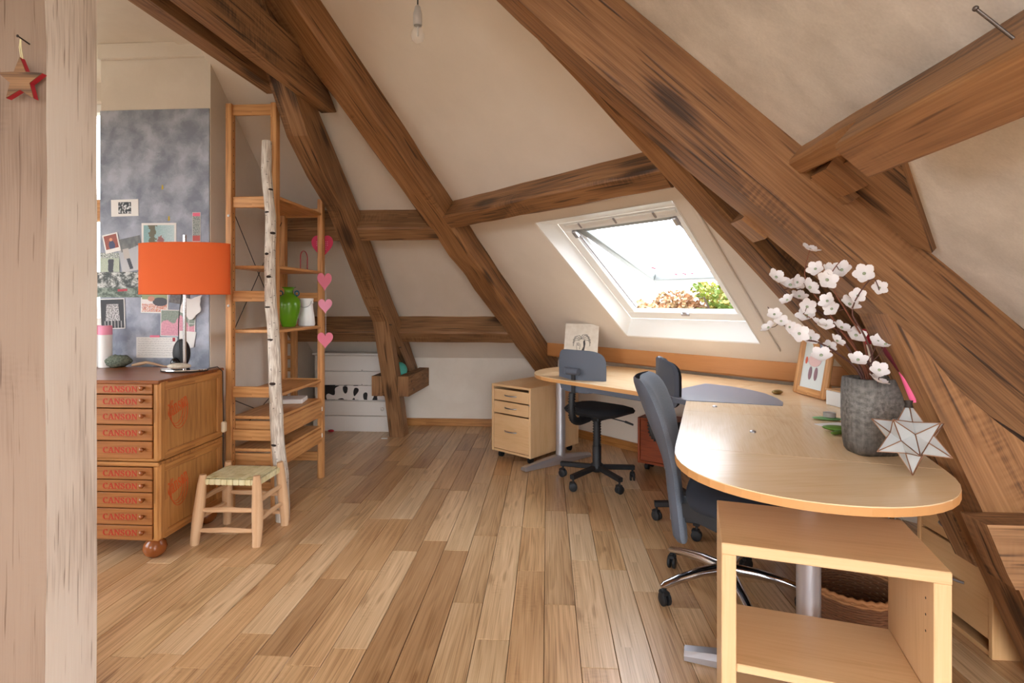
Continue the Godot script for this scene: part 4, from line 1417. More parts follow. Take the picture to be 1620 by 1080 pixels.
	# hearts hung on a ribbon from the far post
	b = MB.new()
	b.tube([Vector3(-1.535, 1.48, -3.672), Vector3(-1.53, 1.2, -3.672), Vector3(-1.532, 0.93, -3.672)], 0.0012, 0.0012, 5)
	var g := thing("heart_garland", "garland of pink paper hearts hanging from the shelf post", "garland", Vector3(-1.532, 0.86, -3.668))
	wpart(g, "ribbon", b, M.white)
	var hearts := [[Vector3(-1.535, 1.37, -3.66), 0.062, M.pink_card, 1.0], [Vector3(-1.53, 1.2, -3.66), 0.05, M.pink_light, 0.55], [Vector3(-1.53, 0.965, -3.66), 0.056, M.pink_card, 0.4]]
	for h in hearts:
		wpart(g, "heart", heart(h[0], h[1], h[3]), h[2])
	var hp := heart(Vector3(-1.585, 1.62, -3.74), 0.085, 0.0)
	var hd := thing("heart_decoration", "large dotted rose heart hung behind the shelf post", "decoration", Vector3(-1.60, 1.52, -3.73))
	wpart(hd, "heart_board", hp, M.rose)
	b = MB.new()
	for i in 9:
		for j in 8:
			var q := Vector2((i - 4) * 0.013, (j - 4) * 0.013)
			if absf(q.x) < 0.05 - maxf(0.0, -q.y) * 0.9 and q.y < 0.035:
				b.bx(Vector3(-1.585 + q.x, 1.62 + q.y, -3.738), Vector3(0.005, 0.005, 0.001), 0.0)
	wpart(hd, "dots", b, M.pink_light).set_meta("kind", "stuff")

func heart(c: Vector3, r: float, turn: float) -> MB:
	var b := MB.new()
	var p := PackedVector2Array()
	for k in 36:
		var t := TAU * k / 36
		p.append(Vector2(pow(sin(t), 3.0) * 0.92, (13.0 * cos(t) - 5.0 * cos(2 * t) - 2.0 * cos(3 * t) - cos(4 * t)) / 16.0 * 1.12) * r)
	b.prism(Transform3D(ry(turn), c), p, -0.0015, 0.0015)
	return b

# ------------------------------------------------------------------ birch trunk and woven stool
func build_birch_and_stool() -> void:
	var o := thing("birch_trunk", "slender white birch trunk leaning on the pine shelves", "birch", Vector3(-1.475, 0, -2.955))
	var pts := []
	var rr := []
	var n := FastNoiseLite.new()
	n.seed = 9
	n.frequency = 1.1
	for k in 26:
		var f := k / 25.0
		var p := Vector3(-1.48, 0.0, -2.966).lerp(Vector3(-1.575, 2.13, -2.99), f)
		p += Vector3(n.get_noise_2d(f * 2.2, 0) * 0.025 - 0.012 * sin(f * PI), 0, n.get_noise_2d(f * 2.0, 9) * 0.015) * (1.0 if k > 0 else 0.0)
		p.z = maxf(p.z, -2.99)
		pts.append(p + Vector3(0, 0, 0.012))
		rr.append(lerpf(0.038, 0.026, f) + n.get_noise_2d(f * 12.0, 4) * 0.003)
	var b := MB.new()
	b.tuber(pts, rr, 16)
	wpart(o, "bark", b, M.bark)
	rng.seed = 21
	for f in [0.2, 0.36, 0.475, 0.56, 0.64, 0.70, 0.755, 0.81, 0.87]:
		b = MB.new()
		var k := int(f * 25.0)
		var q: Vector3 = (pts[k] as Vector3).lerp(pts[k + 1], f * 25.0 - k)
		var a := rng.randf_range(0.3, 1.9)
		var dir := Vector3(cos(a), 0, sin(a))
		b.ball(q + dir * (float(rr[k]) - 0.003), Vector3(0.006, rng.randf_range(0.005, 0.01), rng.randf_range(0.012, 0.022)), 12, 8, ry(-a))
		wpart(o, "branch_scar", b, M.bark_scar)
	b = MB.new()
	for k in 90:
		var f := rng.randf()
		var i := int(f * 24.9)
		var q: Vector3 = (pts[i] as Vector3).lerp(pts[i + 1], f * 25.0 - i)
		var a := rng.randf_range(-0.4, 2.6)
		b.ball(q + Vector3(cos(a), 0, sin(a)) * (float(rr[i]) - 0.0006), Vector3(0.0015, 0.0014, rng.randf_range(0.003, 0.008)), 6, 4, ry(-a))
	wpart(o, "bark_marks", b, M.bark_scar).set_meta("kind", "stuff")
	# stool
	var s := thing("woven_stool", "low rustic stool with pale wood legs and woven straw seat", "stool", Vector3(-1.61, 0, -2.77))
	var feet := [Vector3(-1.775, 0, -2.63), Vector3(-1.451, 0, -2.629), Vector3(-1.437, 0, -2.893), Vector3(-1.765, 0, -2.893)]
	var tops := [Vector3(-1.748, 0.345, -2.655), Vector3(-1.462, 0.345, -2.652), Vector3(-1.453, 0.348, -2.876), Vector3(-1.745, 0.348, -2.876)]
	for k in 4:
		b = MB.new()
		var ps := []
		for i in 8:
			var f := i / 7.0
			ps.append((feet[k] as Vector3).lerp(tops[k], f) + Vector3(sin(f * 3.0 + k) * 0.004, 0, cos(f * 2.0 + k) * 0.004) * (1.0 if i else 0.0))
		b.tuber(ps, [0.021, 0.023, 0.026, 0.027, 0.026, 0.024, 0.022, 0.016], 12)
		wpart(s, "leg", b, M.stoolwood)
	for k in 4:
		var j := (k + 1) % 4
		for y in ([0.07, 0.17] if k % 2 == 0 else [0.12, 0.215]):
			b = MB.new()
			var A := (feet[k] as Vector3).lerp(tops[k], y / 0.345)
			var B := (feet[j] as Vector3).lerp(tops[j], (y + 0.006) / 0.345)
			b.tuber([A, A.lerp(B, 0.25), A.lerp(B, 0.5) + Vector3(0, 0.003, 0), A.lerp(B, 0.75), B], [0.009, 0.0125, 0.0135, 0.0125, 0.009], 10)
			wpart(s, "stretcher", b, M.stoolwood)
	# seat: bands going over and under each other
	var x0 := -1.745
	var x1 := -1.462
	var z0 := -2.868
	var z1 := -2.66
	var nx := 9
	var nz := 6
	var wx := (x1 - x0) / nx
	var wz := (z1 - z0) / nz
	for i in nx:
		b = MB.new()
		for j in range(-1, nz + 1):
			var over := ((i + j) & 1) == 0
			var y := 0.321 + (0.006 if over else -0.004)
			var zc := z0 + (j + 0.5) * wz
			if j < 0 or j >= nz:
				b.bx(Vector3(x0 + (i + 0.5) * wx, 0.309, z0 - 0.006 if j < 0 else z1 + 0.006), Vector3(wx * 0.94, 0.03, 0.012), 0.005, 1, Vector2(i * 0.3, 0))
			else:
				b.bx(Vector3(x0 + (i + 0.5) * wx, y, zc), Vector3(wx * 0.86, 0.004, wz * 1.02), 0.0018, 2, Vector2(i * 0.3, j * 0.17))
		wpart(s, "straw_band", b, M.straw)
	for j in nz:
		b = MB.new()
		for i in range(-1, nx + 1):
			var over := ((i + j) & 1) == 1
			var y := 0.321 + (0.006 if over else -0.004)
			if i < 0 or i >= nx:
				b.bx(Vector3(x0 - 0.006 if i < 0 else x1 + 0.006, 0.309, z0 + (j + 0.5) * wz), Vector3(0.012, 0.03, wz * 0.94), 0.005, 1, Vector2(j * 0.3, 0))
			else:
				b.bx(Vector3(x0 + (i + 0.5) * wx, y, z0 + (j + 0.5) * wz), Vector3(wx * 1.02, 0.004, wz * 0.86), 0.0018, 0, Vector2(j * 0.3, i * 0.17))
		wpart(s, "straw_band", b, M.straw)

# ------------------------------------------------------------------ white chest of drawers, ball, tag
func build_white_chest() -> void:
	var X0 := -2.22
	var X1 := -1.473
	var zf := -5.03
	var zb := -5.215
	var cx := (X0 + X1) / 2
	var o := thing("chest_of_drawers", "white chest of drawers with one cow patterned drawer", "chest", Vector3(cx, 0, (zf + zb) / 2))
	var b := MB.new()
	b.bx(Vector3(cx, 0.73, (zf + zb) / 2 + 0.02), Vector3(X1 - X0 + 0.01, 0.018, zf - zb + 0.03 - 0.04), 0.004)
	wpart(o, "top", b, M.chest_white)
	b = MB.new()
	b.bx(Vector3(cx, 0.36, (zf + zb) / 2 - 0.01), Vector3(X1 - X0 - 0.01, 0.72, zf - zb - 0.03), 0.003, 1)
	wpart(o, "carcass", b, M.chest_white)
	b = MB.new()
	b.bx(Vector3(cx, 0.0725, zf - 0.012), Vector3(X1 - X0, 0.145, 0.024), 0.003)
	wpart(o, "plinth", b, M.chest_white)
	# cow spots
	var im := Image.create(320, 64, false, Image.FORMAT_RGB8)
	var a := FastNoiseLite.new()
	a.seed = 12
	a.frequency = 0.019
	a.fractal_type = FastNoiseLite.FRACTAL_NONE
	for j in 64:
		for i in 320:
			im.set_pixel(i, j, c8(18, 16, 18) if a.get_noise_2d(i, j * 0.9) > 0.12 else c8(236, 228, 222))
	var cow := tmat(ImageTexture.create_from_image(im), Vector3(1.35, 7.0, 1), 0.5, Color.WHITE, 0.0, Vector3(0.5, 0.5, 0))
	var ys := [[0.715, 0.573], [0.565, 0.437], [0.434, 0.297], [0.288, 0.150]]
	for k in 4:
		b = MB.new()
		b.bx(Vector3(cx, (ys[k][0] + ys[k][1]) / 2, zf - 0.012 + (0.004 if k == 3 else 0.0)), Vector3(X1 - X0 - (0.0 if k == 3 else 0.03), ys[k][0] - ys[k][1], 0.024), 0.003)
		var d := wpart(o, "drawer", b, cow if k == 2 else M.chest_white)
		if k == 2: d.set_meta("label", "drawer front painted with black cow spots")
		for x in [-2.12, -1.545]:
			b = MB.new()
			b.lathe(Transform3D(Basis(Vector3.RIGHT, PI / 2), Vector3(x, (ys[k][0] + ys[k][1]) / 2, zf)), [Vector2(0.007, 0), Vector2(0.007, 0.01), Vector2(0.016, 0.016), Vector2(0.017, 0.024), Vector2(0.01, 0.031), Vector2(0, 0.032)], 14)
			wpart(d, "knob", b, M.chest_white)
		if k in [0, 1, 3]:
			b = MB.new()
			b.ball(Vector3(cx + 0.1, ys[k][1] + 0.006, zf + 0.002), Vector3(0.004, 0.005, 0.002), 8, 6)
			wpart(d, "keyhole", b, M.iron)
	b = MB.new()
	b.ball(Vector3(-1.352, 0.6, -4.885), Vector3(0.075, 0.075, 0.075), 24, 16)
	solid("ball", b, M.turquoise, "turquoise ball resting on the oak clamps", "ball")
	b = MB.new()
	b.box(Transform3D(ry(0.05), Vector3(-1.454, 0.004, -4.775)), Vector3(0.055, 0.006, 0.02), 0.001)
	solid("floor_tag", b, M.paper, "small white tag lying at the foot of the oak leg", "tag")
	b = MB.new()
	b.ball(Vector3(-2.03, 0.012, -4.99), Vector3(0.03, 0.012, 0.016), 12, 8)
	solid("red_scrap", b, M.red, "small red scrap against the white chest plinth", "scrap")

# ------------------------------------------------------------------ corner desk
const DT := 0.72
const WD := Vector2(0.96, 0.28)      # across the desk part by the big rafter (x, z)
const LD := Vector2(-0.28, 0.96)     # along it, towards its rounded end

func slab(o: Node3D, called: String, pts: Array, y0: float, y1: float, m: Material, edge: Material, ang := 0.0) -> MeshInstance3D:
	# flat panel given as (x, z) points in world; grain along ang
	var p := PackedVector2Array()
	for q in pts:
		p.append(Vector2((q as Vector2).x, -(q as Vector2).y).rotated(-ang))
	var xf := Transform3D(Basis(Vector3.RIGHT, -PI / 2) * Basis(Vector3(0, 0, 1), ang), Vector3())
	var b := MB.new()
	b.prism(xf, p, y1 - 0.003, y1)
	var t := wpart(o, called, b, m)
	b = MB.new()
	b.prism(xf, p, y0, y1 - 0.003)
	wpart(t, "edge_band", b, edge)
	return t

func build_desk() -> void:
	var o := thing("corner_desk", "long beech corner desk with rounded ends under the roof window", "desk", Vector3(0.7, 0, -3.0))
	var e2 := Vector2(EB.x, EB.z)
	var i2 := Vector2(IB.x, IB.z)
	# panel along the wall: rounded free end
	var c := Vector2(0.72, -2.87)              # inner corner of the desk
	var bk := c - i2 * 0.885
	var pts := [c]
	pts.append(c - e2 * 0.55)
	pts.append(c - e2 * 0.90)
	# rounded end
	var endc := c - e2 * 1.02 - i2 * 0.44
	for k in 15:
		var a := PI * 0.5 + PI * k / 14.0
		pts.append(endc + e2 * (cos(a) * 0.40) + i2 * (sin(a) * 0.44))
	pts.append(bk - e2 * 0.5)
	pts.append(bk)
	slab(o, "tabletop_panel", pts, DT - 0.025, DT, M.beech, M.beech_edge, -0.8)
	# corner panel
	var r0 := Vector2(0.72, -2.87)
	var rb := Vector2(1.462, -2.654)
	slab(o, "tabletop_panel", [r0 + Vector2(0.003, 0), bk + e2 * 0.003, bk + e2 * 0.45, Vector2(1.80, -2.86), rb], DT - 0.025, DT, M.beech, M.beech_edge, 0.3)
	# panel towards the room
	var s0 := r0 + LD * 0.32
	var s1 := rb + LD * 0.32
	slab(o, "tabletop_panel", [r0 + LD * 0.003, rb + LD * 0.003, s1, s0], DT - 0.025, DT, M.beech, M.beech_edge, 1.3)
	var q0 := r0 + LD * 0.985
	var q1 := rb + LD * 0.985
	slab(o, "tabletop_panel", [s0 + LD * 0.0028, s1 + LD * 0.0028, q1, q0], DT - 0.025, DT, M.beech, M.beech_edge, 1.3)
	# rounded end panel
	var mid := (q0 + q1) / 2 + LD * 0.0028
	var half := q0.distance_to(q1) / 2
	pts = []
	for k in 25:
		var a := PI * k / 24.0
		pts.append(mid + (q1 - q0).normalized() * (-cos(a) * half) + LD * (pow(sin(a), 0.8) * 0.43))
	slab(o, "tabletop_panel", pts, DT - 0.025, DT, M.beech, M.beech_edge, 0.15)
	# grey corner insert
	pts = [Vector2(0.707, -2.812), Vector2(1.132, -2.701), Vector2(1.172, -2.79), Vector2(1.19, -2.91), Vector2(1.187, -3.05), Vector2(1.15, -3.18), Vector2(1.07, -3.31), Vector2(0.967, -3.403), Vector2(0.80, -3.22), Vector2(0.66, -3.06), Vector2(0.64, -2.99), Vector2(0.655, -2.90)]
	slab(o, "corner_insert", pts, DT - 0.024, DT + 0.0035, M.insert, M.shell)
	# beam under the front edge
	var b := MB.new()
	var u0 := Vector3(c.x, DT - 0.05, c.y) - IB * 0.1
	bar(b, u0 - EB * 0.2, u0 - EB * 1.0, 0.045, 0.03, Vector3.UP)
	wpart(o, "under_rail", b, M.shell)
	# T legs
	tee(o, Vector3(0.10, 0, -4.15), Vector3(-0.76, 0, 0.65), 0.36, 0.30)
	tee(o, Vector3(0.835, 0, -1.80), Vector3(-0.96, 0, -0.28), 0.38, 0.34)
	tee(o, Vector3(1.15, 0, -2.75), Vector3(-0.96, 0, -0.28), 0.3, 0.3)
	# cable grommets
	for q in [Vector2(0.80, -2.66), Vector2(0.79, -2.15)]:
		b = MB.new()
		b.lathe(Transform3D(Basis(), Vector3(q.x, DT, q.y)), [Vector2(0.011, 0), Vector2(0.011, 0.004), Vector2(0.006, 0.007), Vector2(0, 0.007)], 12)
		wpart(o, "grommet", b, M.metal)

func tee(o: Node3D, p: Vector3, dir: Vector3, front: float, back: float) -> void:
	var d := dir.normalized()
	var b := MB.new()
	b.lathe(Transform3D(Basis(), p), [Vector2(0.036, 0.05), Vector2(0.036, DT - 0.026)], 20)
	var l := wpart(o, "leg_column", b, M.alu)
	b = MB.new()
	for s in [1, -1]:
		var len := front if s > 0 else back
		var n := 6
		for k in n:
			var f0 := float(k) / n
			var f1 := float(k + 1) / n
			var A: Vector3 = p + d * (s * len * f0)
			var B: Vector3 = p + d * (s * len * f1)
			var h0 := lerpf(0.07, 0.032, f0)
			var h1 := lerpf(0.07, 0.032, f1)
			var sd := d.cross(Vector3.UP).normalized()
			var w0 := lerpf(0.04, 0.028, f0)
			var w1 := lerpf(0.04, 0.028, f1)
			var ring := func(C: Vector3, h: float, w: float) -> Array: return [C - sd * w + Vector3(0, 0.004, 0), C + sd * w + Vector3(0, 0.004, 0), C + sd * w + Vector3(0, h * 0.6, 0), C + sd * w * 0.6 + Vector3(0, h, 0), C - sd * w * 0.6 + Vector3(0, h, 0), C - sd * w + Vector3(0, h * 0.6, 0)]
			var R0: Array = ring.call(A, h0, w0)
			var R1: Array = ring.call(B, h1, w1)
			for i in 6:
				var j := (i + 1) % 6
				if s > 0: b.quad(R0[i], R1[i], R1[j], R0[j])
				else: b.quad(R0[j], R1[j], R1[i], R0[i])
			if k == n - 1:
				for i in range(1, 5):
					if s > 0: b.tri(R1[0], R1[i + 1], R1[i])
					else: b.tri(R1[0], R1[i], R1[i + 1])
	wpart(o, "foot", b, M.alu)

# ------------------------------------------------------------------ drawer units
func handle_bar(b: MB, a: Vector3, c: Vector3, out: Vector3) -> void:
	var pts := []
	for k in 9:
		var f := k / 8.0
		pts.append(a.lerp(c, f) + out * (0.022 * pow(sin(f * PI), 0.5)))
	b.tube(pts, 0.005, 0.005, 8)

func drawer_unit(called: String, label: String, base: Vector3, turn: float, w: float, h: float, d: float, rows: Array, m: Material, wheels := true, handles := true) -> Node3D:
	# local: front faces +z, origin at the middle of the front edge on the floor
	var o := thing(called, label, "drawers", base, turn)
	var y0 := 0.055 if wheels else 0.0
	var b := MB.new()
	for s in [-1, 1]:
		b.bx(Vector3(s * (w / 2 - 0.009), (y0 + h) / 2, -d / 2), Vector3(0.018, h - y0, d), 0.002, 1)
	b.bx(Vector3(0, h - 0.009, -d / 2), Vector3(w - 0.036, 0.018, d - 0.004), 0.002, 2)
	b.bx(Vector3(0, y0 + 0.009, -d / 2), Vector3(w - 0.036, 0.018, d - 0.01), 0.002)
	b.bx(Vector3(0, (y0 + h) / 2, -d + 0.006), Vector3(w - 0.036, h - y0 - 0.04, 0.01), 0.0, 1)
	part(o, "carcass", b, m)
	for r in rows:
		b = MB.new()
		b.bx(Vector3(0, (r[0] + r[1]) / 2, -0.012), Vector3(w - 0.042, r[0] - r[1] - 0.005, 0.018), 0.002, 0, Vector2(r[0], r[1]))
		var f := part(o, "drawer", b, m)
		if handles:
			b = MB.new()
			var hy: float = r[0] - minf(0.035 + (r[0] - r[1]) * 0.1, (r[0] - r[1]) / 2)
			if r[0] - r[1] > 0.2: hy = r[0] - (r[0] - r[1]) * 0.45
			handle_bar(b, Vector3(-0.06, hy, -0.002), Vector3(0.06, hy, -0.002), Vector3(0, 0, 1))
			part(f, "handle", b, M.metal)
	if wheels:
		for x in [-w / 2 + 0.05, w / 2 - 0.05]:
			for z in [-0.06, -d + 0.06]:
				b = MB.new()
				b.lathe(Transform3D(Basis(Vector3(0, 0, 1), PI / 2), Vector3(x + 0.014, 0.024, z)), [Vector2(0, 0), Vector2(0.024, 0.001), Vector2(0.024, 0.027), Vector2(0, 0.028)], 14)
				b.bx(Vector3(x, 0.045, z), Vector3(0.02, 0.025, 0.02), 0.002)
				part(o, "caster", b, M.rubber)
	return o

func build_drawer_units() -> void:
	var p := drawer_unit("drawer_pedestal", "beech rolling drawer unit under the rounded desk end", Vector3(-0.2825, 0, -4.1585), atan2(0.245, -0.313) - PI / 2 - PI / 2 + PI / 2, 0.40, 0.58, 0.62, [[0.545, 0.455], [0.45, 0.355], [0.35, 0.075]], M.beech_body)
	p.rotation.y = -atan2(0.245, 0.313)
	# lock
	var b := MB.new()
	b.lathe(Transform3D(Basis(Vector3.RIGHT, PI / 2), Vector3(0.188, 0.45, 0.0)), [Vector2(0.006, 0), Vector2(0.006, 0.003), Vector2(0, 0.003)], 10)
	part(p, "lock", b, M.metal)
	var q := drawer_unit("drawer_pedestal", "beech drawer unit beside the slanting oak leg", Vector3(1.514, 0, -2.145), 0.0, 0.38, 0.61, 0.5, [[0.575, 0.525], [0.52, 0.425], [0.42, 0.318], [0.313, 0.055]], M.birch, false)
	q.rotation.y = -PI / 2
	var r := drawer_unit("low_cabinet", "low red brown rolling cabinet under the desk corner", Vector3(0.84, 0, -3.89), 0.0, 0.44, 0.385, 0.2, [[0.37, 0.075]], M.redwood, true, false)
	r.set_meta("category", "cabinet")
	r.rotation.y = -0.57

# ------------------------------------------------------------------ chairs
func caster(o: Node3D, p: Vector3, a: float, m: Material) -> void:
	var b := MB.new()
	var bas := ry(a)
	for s in [-1, 1]:
		b.lathe(Transform3D(bas * Basis(Vector3(0, 0, 1), PI / 2), p + bas * Vector3(s * 0.011 + 0.008, 0.027, 0)), [Vector2(0, 0), Vector2(0.02, 0), Vector2(0.0265, 0.004), Vector2(0.0265, 0.013), Vector2(0.02, 0.016), Vector2(0, 0.016)], 16)
	b.tube([p + Vector3(0, 0.027, 0), p + Vector3(0, 0.075, 0)], 0.007, 0.007, 8)
	b.box(Transform3D(bas, p + bas * Vector3(0, 0.05, 0.004)), Vector3(0.034, 0.018, 0.04), 0.006)
	part(o, "caster", b, m)

func bellows(b: MB, pts: Array, r: float, ridge: float, n: int) -> void:
	var P := []
	var R := []
	var c := Curve3D.new()
	for q in pts: c.add_point(q)
	var L := c.get_baked_length()
	for k in n * 2 + 1:
		P.append(c.sample_baked(L * k / (n * 2.0), true))
		R.append(r + (ridge if k % 2 == 0 else 0.0))
	b.tuber(P, R, 14)

func task_chair(label: String) -> Node3D:
	# local: sitter faces -z
	var o := thing("task_chair", label, "chair", Vector3(), 0.0, "black task chairs")
	var b := MB.new()
	for k in 5:
		var a := TAU * k / 5 + 0.35
		var d := Vector3(cos(a), 0, sin(a))
		b = MB.new()
		b.beam(d * 0.03 + Vector3(0, 0.105, 0), d * 0.262 + Vector3(0, 0.092, 0), d.cross(Vector3.UP), 0.034, 0.03, 3, 0.0, 0.004, 1)
		part(o, "base_arm", b, M.black)
		caster(o, d * 0.25, -a + 0.7 * k, M.rubber)
	b = MB.new()
	b.lathe(Transform3D(), [Vector2(0.03, 0.075), Vector2(0.042, 0.085), Vector2(0.042, 0.125), Vector2(0.03, 0.135), Vector2(0.03, 0.25), Vector2(0.02, 0.255)], 18)
	part(o, "column", b, M.black)
	b = MB.new()
	bellows(b, [Vector3(0, 0.25, 0), Vector3(0, 0.435, 0)], 0.022, 0.008, 12)
	part(o, "gaiter", b, M.black)
	b = MB.new()
	b.bx(Vector3(0, 0.45, 0.0), Vector3(0.16, 0.03, 0.2), 0.008)
	part(o, "seat_plate", b, M.black)
	# seat pad with a sloping front
	b = MB.new()
	b.lathe(Transform3D(Basis(), Vector3(0, 0.462, -0.03)), [Vector2(0, 0), Vector2(0.17, 0.002), Vector2(0.205, 0.016), Vector2(0.214, 0.034), Vector2(0.2, 0.052), Vector2(0.15, 0.06), Vector2(0, 0.056)], 32, 1.0, 0.98, 3.2)
	for i in b.v.size():
		var z := b.v[i].z
		b.v[i].y += -1.1 * pow(maxf(0.0, -z - 0.08), 2.0) + 0.35 * pow(maxf(0.0, z - 0.1), 2.0)
	part(o, "seat", b, M.black_fabric)
	# lever
	b = MB.new()
	b.tube([Vector3(0.06, 0.45, -0.02), Vector3(0.2, 0.43, -0.05)], 0.004, 0.004, 6)
	b.tube([Vector3(0.19, 0.432, -0.05), Vector3(0.245, 0.418, -0.06)], 0.008, 0.007, 8)
	part(o, "lever", b, M.black)
	# bent back stem in a ridged sleeve
	b = MB.new()
	bellows(b, [Vector3(0, 0.45, 0.1), Vector3(0, 0.445, 0.2), Vector3(0, 0.47, 0.26), Vector3(0, 0.53, 0.278), Vector3(0, 0.64, 0.272)], 0.017, 0.009, 22)
	part(o, "back_sleeve", b, M.black)
	b = MB.new()
	b.box(Transform3D(Basis(), Vector3(0, 0.70, 0.262)), Vector3(0.03, 0.17, 0.012), 0.004, 1)
	part(o, "back_stem", b, M.black)
	b = MB.new()
	b.lathe(Transform3D(Basis(Vector3(0, 0, 1), PI / 2), Vector3(0.045, 0.775, 0.262)), [Vector2(0, 0), Vector2(0.022, 0.001), Vector2(0.022, 0.088), Vector2(0, 0.09)], 16)
	b.bx(Vector3(-0.05, 0.775, 0.255), Vector3(0.05, 0.05, 0.02), 0.008)
	part(o, "back_bracket", b, M.shell)
	# backrest: curved rounded panel, shell outside and pad inside
	for k in 2:
		b = MB.new()
		var t := 0.022 if k == 0 else 0.026
		b.lathe(Transform3D(Basis(Vector3.RIGHT, PI / 2), Vector3(0, 0.775, 0.245 if k == 0 else 0.226)), [Vector2(0, -t / 2), Vector2(0.94, -t / 2), Vector2(0.985, -t / 4), Vector2(1.0, 0), Vector2(0.985, t / 4), Vector2(0.94, t / 2), Vector2(0, t / 2)], 44, 0.19 if k == 0 else 0.182, 0.138 if k == 0 else 0.13, 4.2)
		for i in b.v.size():
			b.v[i].z -= 2.2 * b.v[i].x * b.v[i].x
		part(o, "back_shell" if k == 0 else "back_pad", b, M.shell if k == 0 else M.black_fabric)
	return o

func build_chairs() -> void:
	var a := task_chair("black task chair with a ridged back sleeve facing the desk")
	a.position = Vector3(0.335, 0, -3.715)
	a.rotation.y = looking(0.72, -0.69) + 0.1
	var c := copy(a, "black task chair mostly hidden behind the blue grey chair")
	c.position = Vector3(0.86, 0, -3.07)
	c.rotation.y = looking(0.98, 0.05)
	c.set_meta("group", "black task chairs")
	build_blue_chair()

func build_blue_chair() -> void:
	# sitter faces -z in local axes
	var o := thing("office_chair", "blue grey office chair with a tall back and chrome base", "chair", Vector3(0.74, 0, -2.315), looking(0.92, 0.30))
	var b := MB.new()
	for k in 5:
		var a := TAU * k / 5 + 0.93
		var d := Vector3(cos(a), 0, sin(a))
		b = MB.new()
		b.tuber([d * 0.02 + Vector3(0, 0.115, 0), d * 0.12 + Vector3(0, 0.112, 0), d * 0.22 + Vector3(0, 0.098, 0), d * 0.285 + Vector3(0, 0.082, 0), d * 0.3 + Vector3(0, 0.078, 0)], [0.024, 0.02, 0.017, 0.015, 0.007], 12)
		part(o, "base_arm", b, M.chrome)
		caster(o, d * 0.283, -a + 0.5 * k, M.rubber)
	b = MB.new()
	b.lathe(Transform3D(), [Vector2(0.02, 0.08), Vector2(0.04, 0.09), Vector2(0.04, 0.13), Vector2(0.027, 0.14), Vector2(0.027, 0.36), Vector2(0.02, 0.362)], 18)
	part(o, "column", b, M.black)
	b = MB.new()
	b.prism(Transform3D(Basis(Vector3(0, 0, 1), Vector3.UP, Vector3(-1, 0, 0)), Vector3(0.05, 0, 0)), PackedVector2Array([Vector2(-0.1, 0.38), Vector2(-0.08, 0.33), Vector2(0.02, 0.27), Vector2(0.1, 0.30), Vector2(0.2, 0.33), Vector2(0.2, 0.37), Vector2(0.1, 0.39)]), 0.0, 0.1)
	part(o, "mechanism", b, M.black)
	b = MB.new()
	b.lathe(Transform3D(Basis(), Vector3(0, 0.375, -0.085)), [Vector2(0, 0), Vector2(0.19, 0.003), Vector2(0.235, 0.025), Vector2(0.245, 0.055), Vector2(0.23, 0.085), Vector2(0.17, 0.1), Vector2(0, 0.098)], 36, 1.0, 0.98, 3.4)
	for i in b.v.size():
		b.v[i].y += -0.9 * pow(maxf(0.0, -b.v[i].z - 0.18), 2.0)
	part(o, "seat", b, M.seat_fabric)
	# back: sections swept upwards; (y, z of the spine, half width, thickness)
	var sec := [[0.2, 0.165, 0.03, 0.016], [0.208, 0.172, 0.05, 0.04], [0.23, 0.18, 0.062, 0.052], [0.32, 0.19, 0.068, 0.054], [0.42, 0.202, 0.074, 0.054], [0.5, 0.212, 0.086, 0.05], [0.57, 0.23, 0.12, 0.046], [0.64, 0.255, 0.168, 0.046], [0.7, 0.278, 0.195, 0.048], [0.76, 0.3, 0.204, 0.05], [0.82, 0.323, 0.203, 0.05], [0.855, 0.338, 0.198, 0.048], [0.88, 0.349, 0.186, 0.042], [0.895, 0.356, 0.168, 0.032], [0.902, 0.36, 0.14, 0.014]]
	for side in 2:
		b = MB.new()
		var rings := []
		for s in sec:
			var ring := []
			for k in 17:
				var f := k / 16.0 * 2.0 - 1.0
				var edge := pow(1.0 - pow(absf(f), 3.0), 0.5)
				var z: float = s[1] - 1.3 * pow(f * s[2], 2.0) - 0.02 * 0
				ring.append(Vector3(f * s[2], s[0], z + (s[3] * 0.6 * edge if side == 0 else -s[3] * (0.5 + 0.5 * smoothstep(0.5, 0.62, s[0])) * edge)))
			rings.append(ring)
		for j in rings.size() - 1:
			for k in 16:
				var A: Vector3 = rings[j][k]
				var B: Vector3 = rings[j][k + 1]
				var C: Vector3 = rings[j + 1][k + 1]
				var D: Vector3 = rings[j + 1][k]
				if side == 0: b.quad(A, B, C, D)
				else: b.quad(B, A, D, C)
		smooth(b)
		part(o, "back_shell" if side == 0 else "back_cushion", b, M.shell if side == 0 else M.blue_fabric)
	b = MB.new()
	bar(b, Vector3(0, 0.31, 0.1), Vector3(0, 0.31, 0.19), 0.05, 0.03, Vector3.UP)
	part(o, "back_carrier", b, M.black)
	b = MB.new()
	b.bx(Vector3(0, 0.30, 0.222), Vector3(0.004, 0.03, 0.003), 0.001, 1)
	part(o, "badge", b, M.metal)

func smooth(b: MB) -> void:
	var acc := {}
	for i in b.v.size():
		var k := (b.v[i] * 5000.0).round()
		acc[k] = acc.get(k, Vector3()) + b.n[i]
	for i in b.v.size():
		b.n[i] = (acc[(b.v[i] * 5000.0).round()] as Vector3).normalized()

